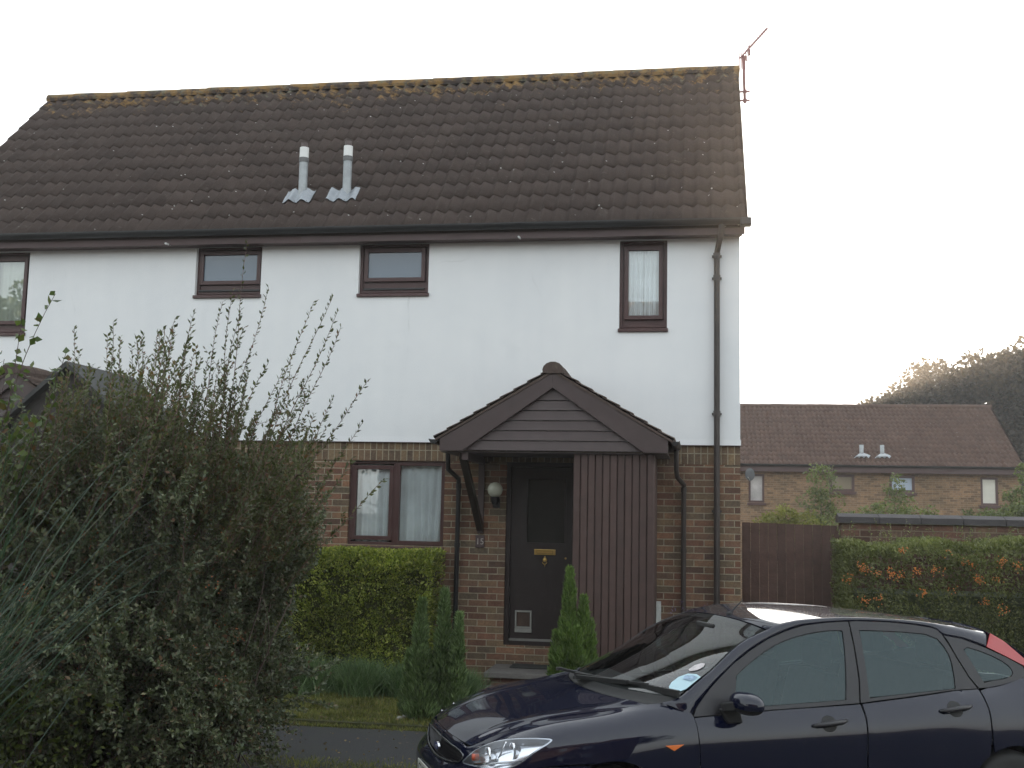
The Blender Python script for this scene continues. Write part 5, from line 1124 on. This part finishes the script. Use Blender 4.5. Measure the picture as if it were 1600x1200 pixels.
# pampas grass
def pampas():
    rng=np.random.default_rng(77); c=thing('pampas_grass','clump of long arching blue green grass blades at the far left edge','grass clump',(-4.75,-7.35,-.03))
    n=330;k=14; b=np.stack([-4.95+rng.normal(0,.14,n),-7.35+rng.normal(0,.16,n),np.zeros(n)],1); az=np.where(rng.random(n)<.55,rng.normal(0,.75,n),rng.uniform(-math.pi,math.pi,n)); e=rng.uniform(.95,1.5,n);L=rng.uniform(2.1,4.3,n)
    t=np.linspace(0,1,k); d=np.stack([np.cos(az)*np.cos(e),np.sin(az)*np.cos(e),np.sin(e)],1); Pp=b[:,None]+d[:,None]*(L[:,None]*t[None])[...,None]
    hz=np.stack([np.cos(az),np.sin(az),np.zeros(n)],1); g=rng.uniform(.22,.5,n); Pp[:,:,2]-=(g*L)[:,None]*(t**2.4)[None]*1.15; Pp+=hz[:,None]*((g*L*.25)[:,None]*(t**2)[None])[...,None]
    Pp[:,:,2]=np.maximum(Pp[:,:,2],.02)
    over=Pp[...,0]-(-4.1); Pp[...,0]=np.where(over>0,-4.1+over*.4,Pp[...,0])
    B=unit(np.cross(d,rng.normal(size=(n,3))))[:,None]*((.0075*rng.uniform(.6,1.2,n))[:,None]*(1-t**3*.9)[None])[...,None]*.5
    V=np.stack([Pp-B,Pp+B],2).reshape(-1,3);I=np.arange(n*k*2).reshape(n,k,2);F=np.stack([I[:,:-1,0],I[:,:-1,1],I[:,1:,1],I[:,1:,0]],-1).reshape(-1,4)
    np_mesh('blades',V,F,L_PAMP,c)
pampas()
# broad leaved shrub at the left edge
def broad():
    rng=np.random.default_rng(31); c=thing('cotoneaster_shrub','broad leaved shrub with sparse round leaves against the white wall at far left','shrub',(-5.25,-6.0,-.03))
    P_=[]
    for (x0,z0,x1,z1,x2,z2) in ((-5.3,1.5,-5.2,2.7,-4.86,3.42),(-5.3,1.5,-5.15,2.6,-4.98,3.22),(-5.2,1.8,-4.9,2.6,-4.75,3.0),(-5.3,1.6,-5.35,2.5,-5.0,2.9),(-5.2,1.8,-4.85,2.4,-4.70,2.85),(-5.3,1.7,-5.25,2.4,-5.05,2.6),(-5.4,1.4,-5.5,2.4,-5.3,3.0),(-5.2,1.8,-4.95,2.25,-4.75,2.5)):
        t=np.linspace(0,1,12)[:,None]; a=np.array([x0,-6.0,z0]);b=np.array([x1,-6.0+rng.normal(0,.1),z1]);d=np.array([x2,-6.0+rng.normal(0,.15),z2]); P_.append((1-t)**2*a+2*t*(1-t)*b+t*t*d)
    for _ in range(40):
        t=np.linspace(0,1,12)[:,None];x=rng.uniform(-5.9,-4.9);a=np.array([-5.25,-6.0,.1]);d=np.array([x,-6.0+rng.normal(0,.3),rng.uniform(1.5,2.95)]);b=(a+d)/2+np.array([rng.normal(0,.2),0,.3]);P_.append((1-t)**2*a+2*t*(1-t)*b+t*t*d)
    P_=np.array(P_);stems('branches',P_,np.full(len(P_),.006),M_TWIG,c);Pq,Tq=along(P_,34,.1,1,rng);s_=unit(rng.normal(size=Pq.shape));leaves('foliage',Pq,Tq*.4+s_,rng.uniform(.045,.08,len(Pq)),.65,leaf_mat('broad_leaf',[(0,(.05,.08,.025)),(.6,(.09,.125,.04)),(.9,(.12,.14,.045)),(1,(.16,.06,.04))],.35,.4),c,rng=rng)
broad()
# dead flower heads near the ground
def deadheads():
    rng=np.random.default_rng(9); c=thing('dried_flower_plant','low plant with faded pale flower heads under the big shrub','plant',(-4.62,-6.35,-.03))
    P_=[];Pt=[]
    for _ in range(9):
        p=np.array([-4.62+rng.normal(0,.09),-6.35+rng.normal(0,.08),rng.uniform(.85,1.12)]); Pt.append(p); P_.append(np.linspace([-4.62+rng.normal(0,.05),-6.35,0],p,6))
    stems('stalks',np.array(P_),np.full(9,.004),M_TWIG,c); Q=np.concatenate([p+rng.normal(0,.028,(90,3)) for p in Pt]); leaves('petals',Q,rng.normal(size=Q.shape),.016,.8,leaf_mat('dried_petal',[(0,(.20,.17,.12)),(1,(.36,.32,.25))],.3),c,rng=rng)
    Q=np.stack([rng.normal(-4.6,.28,1500),rng.normal(-6.3,.2,1500),rng.uniform(.2,.85,1500)],1); leaves('foliage',Q,rng.normal(size=Q.shape)+np.array([0,0,.4]),rng.uniform(.03,.06,1500),.5,leaf_mat('low_leaf',[(0,(.05,.07,.015)),(1,(.11,.13,.03))],.3),c,rng=rng)
deadheads()
# purple flowered stems behind the car roof
def purple():
    rng=np.random.default_rng(12); c=thing('flowering_plant','thin plant with small purple flower tips at the foot of the house corner','plant',(-.1,-.7,0))
    n=46;b=np.stack([rng.uniform(-.75,.55,n),rng.uniform(-.9,-.45,n),np.zeros(n)],1);tp=b+np.stack([rng.normal(0,.10,n),rng.normal(0,.08,n),rng.uniform(.70,1.06,n)],1);t=np.linspace(0,1,6)[None,:,None];Pp=b[:,None]*(1-t)+tp[:,None]*t
    stems('stalks',Pp,np.full(n,.003),M_TWIG,c); Q=np.concatenate([tp+rng.normal(0,.014,(n,3)) for _ in range(10)]);leaves('petals',Q,rng.normal(size=Q.shape),.015,.7,leaf_mat('purple_petal',[(0,(.14,.10,.24)),(1,(.24,.18,.36))],.3),c,rng=rng)
    Pq,Tq=along(Pp,26,.05,.85,rng);leaves('foliage',Pq,Tq*.6+unit(rng.normal(size=Pq.shape)),rng.uniform(.03,.06,len(Pq)),.25,L_LAV,c,rng=rng)
purple()
# grass
def lawn_grass():
    rng=np.random.default_rng(2); n=52000; x=rng.uniform(-7.5,-2.76,n);y=rng.uniform(-2.55,-.95,n); h=rng.uniform(.018,.05,n)*(1+.5*(np.sin(x*7)*np.sin(y*9)>.3)); d=unit(np.stack([rng.normal(0,.5,n),rng.normal(0,.5,n),np.ones(n)],1))
    o=leaves('lawn_grass',np.stack([x,y,np.zeros(n)],1),d,h,.13,L_GRASS,rng=rng); tag(o,kind='stuff',label='short patchy grass of the little front lawn')
    n=4200; x=np.concatenate([rng.uniform(-5.5,-2.9,n//2),rng.uniform(-4.4,-2.6,n//2)]);y=np.concatenate([rng.normal(-2.62,.04,n//2),rng.normal(-4.2,.12,n//2)])
    o=leaves('edge_grass',np.stack([x,y,np.full(len(x),-.034)],1),unit(np.stack([rng.normal(0,.6,n),rng.normal(0,.6,n),np.ones(n)],1)),rng.uniform(.015,.05,n),.14,L_GRASS,rng=rng); tag(o,kind='stuff',label='grass and moss creeping over the edge of the tarmac')
    n=900; P_=np.stack([rng.uniform(-6,-2.0,n),rng.uniform(-5.6,-1.2,n),np.full(n,-.028)],1); P_[P_[:,1]>-2.56,2]=.018; d=rng.normal(size=(n,3));d[:,2]*=.15
    o=leaves('fallen_leaves',P_,d,rng.uniform(.015,.035,n),.6,leaf_mat('dead_leaf',[(0,(.10,.06,.03)),(1,(.22,.16,.07))],.1),rng=rng); tag(o,kind='stuff',label='small fallen leaves on the tarmac and lawn')
lawn_grass()
# stones by the conifer
rng=np.random.default_rng(4)
for k in range(3):
    x,y,r=(-3.22,-2.22,.05) if k==0 else((-3.27,-2.30,.035) if k==1 else (-3.14,-2.30,.03)); V=[]
    bm=bmesh.new(); bmesh.ops.create_icosphere(bm,subdivisions=2,radius=r)
    for v in bm.verts: v.co*=1+rng.uniform(-.15,.15); v.co.z*=.6
    me=bpy.data.meshes.new('garden_stone'); bm.to_mesh(me); bm.free(); o=bpy.data.objects.new('garden_stone',me); COL.objects.link(o); me.materials.append(P('pale_stone',(.3,.29,.26),.9,.3,20)); o.location=(x,y,r*.45)
    me.polygons.foreach_set('use_smooth',[True]*len(me.polygons)); tag(o,['larger pale stone at the foot of the twin spired conifer','small pale stone at the lawn edge left of the larger stone','smallest stone between the larger stone and the conifer'][k],'stone')

# trees
def tree(name,label,x,y,z0,h,crowns,lmat,leafn,lsize,seed,group=None,trunk=.25,cat='tree'):
    "crowns: list of (dx,dy,z,rx,ry,rz)"
    rng=np.random.default_rng(seed); T=thing(name,label,cat,(x,y,z0),group); m=MB(); PP=[];DD=[]
    m.tube([(x,y,z0-.2),(x+.1*trunk,y,z0+h*.25),(x-.2*trunk,y,z0+h*.5),(x,y,z0+h*.8)],[trunk,trunk*.8,trunk*.55,trunk*.15],9)
    tot=sum(c[3]*c[4]+c[5]*c[3] for c in crowns)
    for (dx,dy,cz,rx,ry,rz) in crowns:
        c=np.array([x+dx,y+dy,z0+cz]); a=Vector((x,y,z0+max(h*.2,cz*.5))); m.tube([a,(a+Vector(c))/2+Vector((0,0,.1*h*.3)),Vector(c)],[trunk*.45,trunk*.25,trunk*.08],6)
        ncl=int(40*(rx*ry+rz*rx)/tot*len(crowns))+10
        q=unit(rng.normal(size=(ncl,3)))*rng.uniform(.45,1.0,(ncl,1))**.6*np.array([rx,ry,rz])+c
        for p in q[:int(ncl*.5)]: m.tube([Vector(c),Vector((c+p)/2)+Vector(rng.normal(0,.05*rx,3)),Vector(p)],[trunk*.09,trunk*.06,trunk*.02],4,False)
        n=int(leafn*(rx*ry+rz*rx)/tot); ci=rng.integers(0,ncl,n); cr=rng.uniform(.12,.40,ncl)*min(rx,rz)
        off=unit(rng.normal(size=(n,3)))*rng.uniform(.1,1,(n,1))**.5*cr[ci][:,None]*np.array([1.15,1.15,.8]); PP.append(q[ci]+off); DD.append(off+rng.normal(0,.5,(n,3))*cr[ci][:,None])
    PP=np.concatenate(PP); leaves('crown',PP,np.concatenate(DD),rng.uniform(.6,1.3,len(PP))*lsize,.65,lmat,T,rng=rng); m.build('trunk',M_BARK,T); return T
g='trees behind the far house'
tree('broadleaf_tree','tallest dark tree at the right edge behind the far house',19.2,52,-1.6,13,[(0,0,10.6,4.6,4,3.6),(-3.2,0,10.0,2.8,3,2.9),(2.5,1,11.3,4,3,3.2),(-1.5,-1,6.3,4.6,3,3.4),(3,-1,5,5,3,3.5),(-3.8,0,6.2,3,3,3.2)],L_TREE,80000,.30,51,g,.5)
tree('broadleaf_tree','rounded tree with ragged top left of the tallest tree',12.4,53,-1.6,10.5,[(0,0,10.2,2.5,2.5,2.3),(-2.3,0,8.8,1.8,2,1.7),(2.3,0,9.7,2.2,2,2.1),(0,0,6.5,3.8,3,3.3),(3.0,.3,7.4,2.5,2,2.6)],L_TREE,44000,.28,52,g,.35)
tree('broadleaf_tree','low sparse treetop just above the far roof ridge',8.7,50,-1.6,9,[(0,0,8.9,1.1,1.2,1.1),(-1.2,0,8.5,.8,1,.8),(1.3,0,9.2,1.2,1,1.2)],L_TREE,9000,.22,53,g,.2)
g='saplings in the garden beyond the fence'
tree('sapling','slim sapling in front of the far house between its first two windows',2.75,18,-1.1,4.6,[(0,0,4.3,.34,.3,.35),(-.2,0,3.5,.4,.35,.5),(.25,0,3.6,.35,.3,.5),(0,0,2.7,.6,.5,.7),(-.3,0,2.1,.6,.5,.6)],L_SAP,3600,.085,61,g,.05,'sapling')
tree('sapling','bushy sapling below the far house flues',4.55,17.5,-1.1,4.2,[(0,0,3.95,.28,.3,.35),(.1,0,3.4,.5,.4,.45),(-.1,0,2.8,.75,.5,.6),(.35,0,2.3,1.0,.6,.6),(-.5,0,2.3,.9,.6,.5),(1.2,0,2.2,.8,.6,.5)],L_SAP,7200,.085,62,g,.05,'sapling')
tree('sapling','grey green bush at the far right over the garden wall',7.55,17,-1.1,4.6,[(0,0,4.35,.14,.2,.35),(.1,0,3.55,.65,.5,.55),(-.1,0,2.9,.8,.6,.6),(.6,0,3.0,.6,.5,.7),(-.9,0,2.4,.8,.5,.5)],L_SAP,8200,.085,63,g,.06,'bush')
tree('sapling','low hazy green bush over the garden wall below the last far window',6.3,16,-1.0,3.4,[(0,0,2.9,.9,.4,.4),(-1.1,0,2.75,.6,.4,.35),(1.0,0,3.0,.6,.4,.5)],L_SAP,5200,.075,66,g,.04,'bush')
tree('sapling','low yellow green bush just over the board gate',1.35,12,-.5,2.9,[(0,0,2.45,.35,.35,.3),(.4,0,2.35,.4,.3,.3),(-.3,0,2.3,.4,.35,.3)],leaf_mat('yellow_bush',[(0,(.12,.13,.03)),(1,(.22,.21,.06))],.4),2600,.06,64,g,.04,'bush')
tree('sapling','thin leafy bush between the far house windows over the gate end',3.5,13,-.6,3.0,[(0,0,2.6,.5,.4,.35),(.8,0,2.6,.6,.4,.35),(-.7,0,2.5,.5,.4,.3)],L_SAP,2800,.07,65,g,.04,'bush')

# ================================================================ across the road, behind the camera (seen in the glass and paint)
O=thing('brick_house','brick house across the road opposite the white house','house',(0,-19.3,0))
MB().box(-9,-22.3,-.1,9,-16.4,4.9).build('wall',M_BRICKOPP,O)
MB().prism([(-9.3,-16.0,4.9),(-9.3,-19.35,8.2),(-9.3,-22.7,4.9)],(18.6,0,0)).build('roof',M_TILE,O)
for x,z in((-6,1),(-2,1),(2.5,1),(6.5,1),(-6,3.4),(-2,3.4),(2.5,3.4),(6.5,3.4)):
    fr=MB().box(x-.7,-16.42,z,x+.7,-16.34,z+1.1).build('window',M_FRAME,O); MB().box(x-.6,-16.35,z+.1,x+.6,-16.33,z+1.0).build('pane',M_GLASSD,fr)
g='trees across the road'
for k,(x,y,h) in enumerate(((-13,-24,9.5),(-18,-22,8.5),(-25,-25,10),(14,-24,9))):
    tree('roadside_tree',['dark tree across the road left of the brick house','lower dark tree second left of the brick house across the road','tallest dark tree far left across the road','dark tree right of the brick house across the road'][k],x,y,0,h,[(0,0,h*.75,2.4,2.4,2.2),(-1.4,0,h*.55,2,2,1.8),(1.5,0,h*.55,2,2,1.8),(0,0,h*.9,1.4,1.4,1.2)],L_BACK,9000,.25,70+k,g,.25)
print('objects',len(bpy.data.objects),'polys',sum(len(m.polygons) for m in bpy.data.meshes))
# ================================================================ volume added mostly to imitate veiling lens glare
def glare_haze():
    m=bpy.data.materials.new('glare_haze'); m.use_nodes=True; t=m.node_tree; t.nodes.clear(); o=t.nodes.new('ShaderNodeOutputMaterial'); v=t.nodes.new('ShaderNodeVolumePrincipled')
    v.inputs['Color'].default_value=(.97,.94,.91,1); v.inputs['Density'].default_value=.0015; v.inputs['Anisotropy'].default_value=.5; t.links.new(v.outputs[0],o.inputs['Volume'])
    b=MB().box(-40,-40,-3,60,90,16).build('glare_haze',m); tag(b,'thin warm veil added for lens glare and distance fade over the gardens',kind='stuff')
glare_haze()
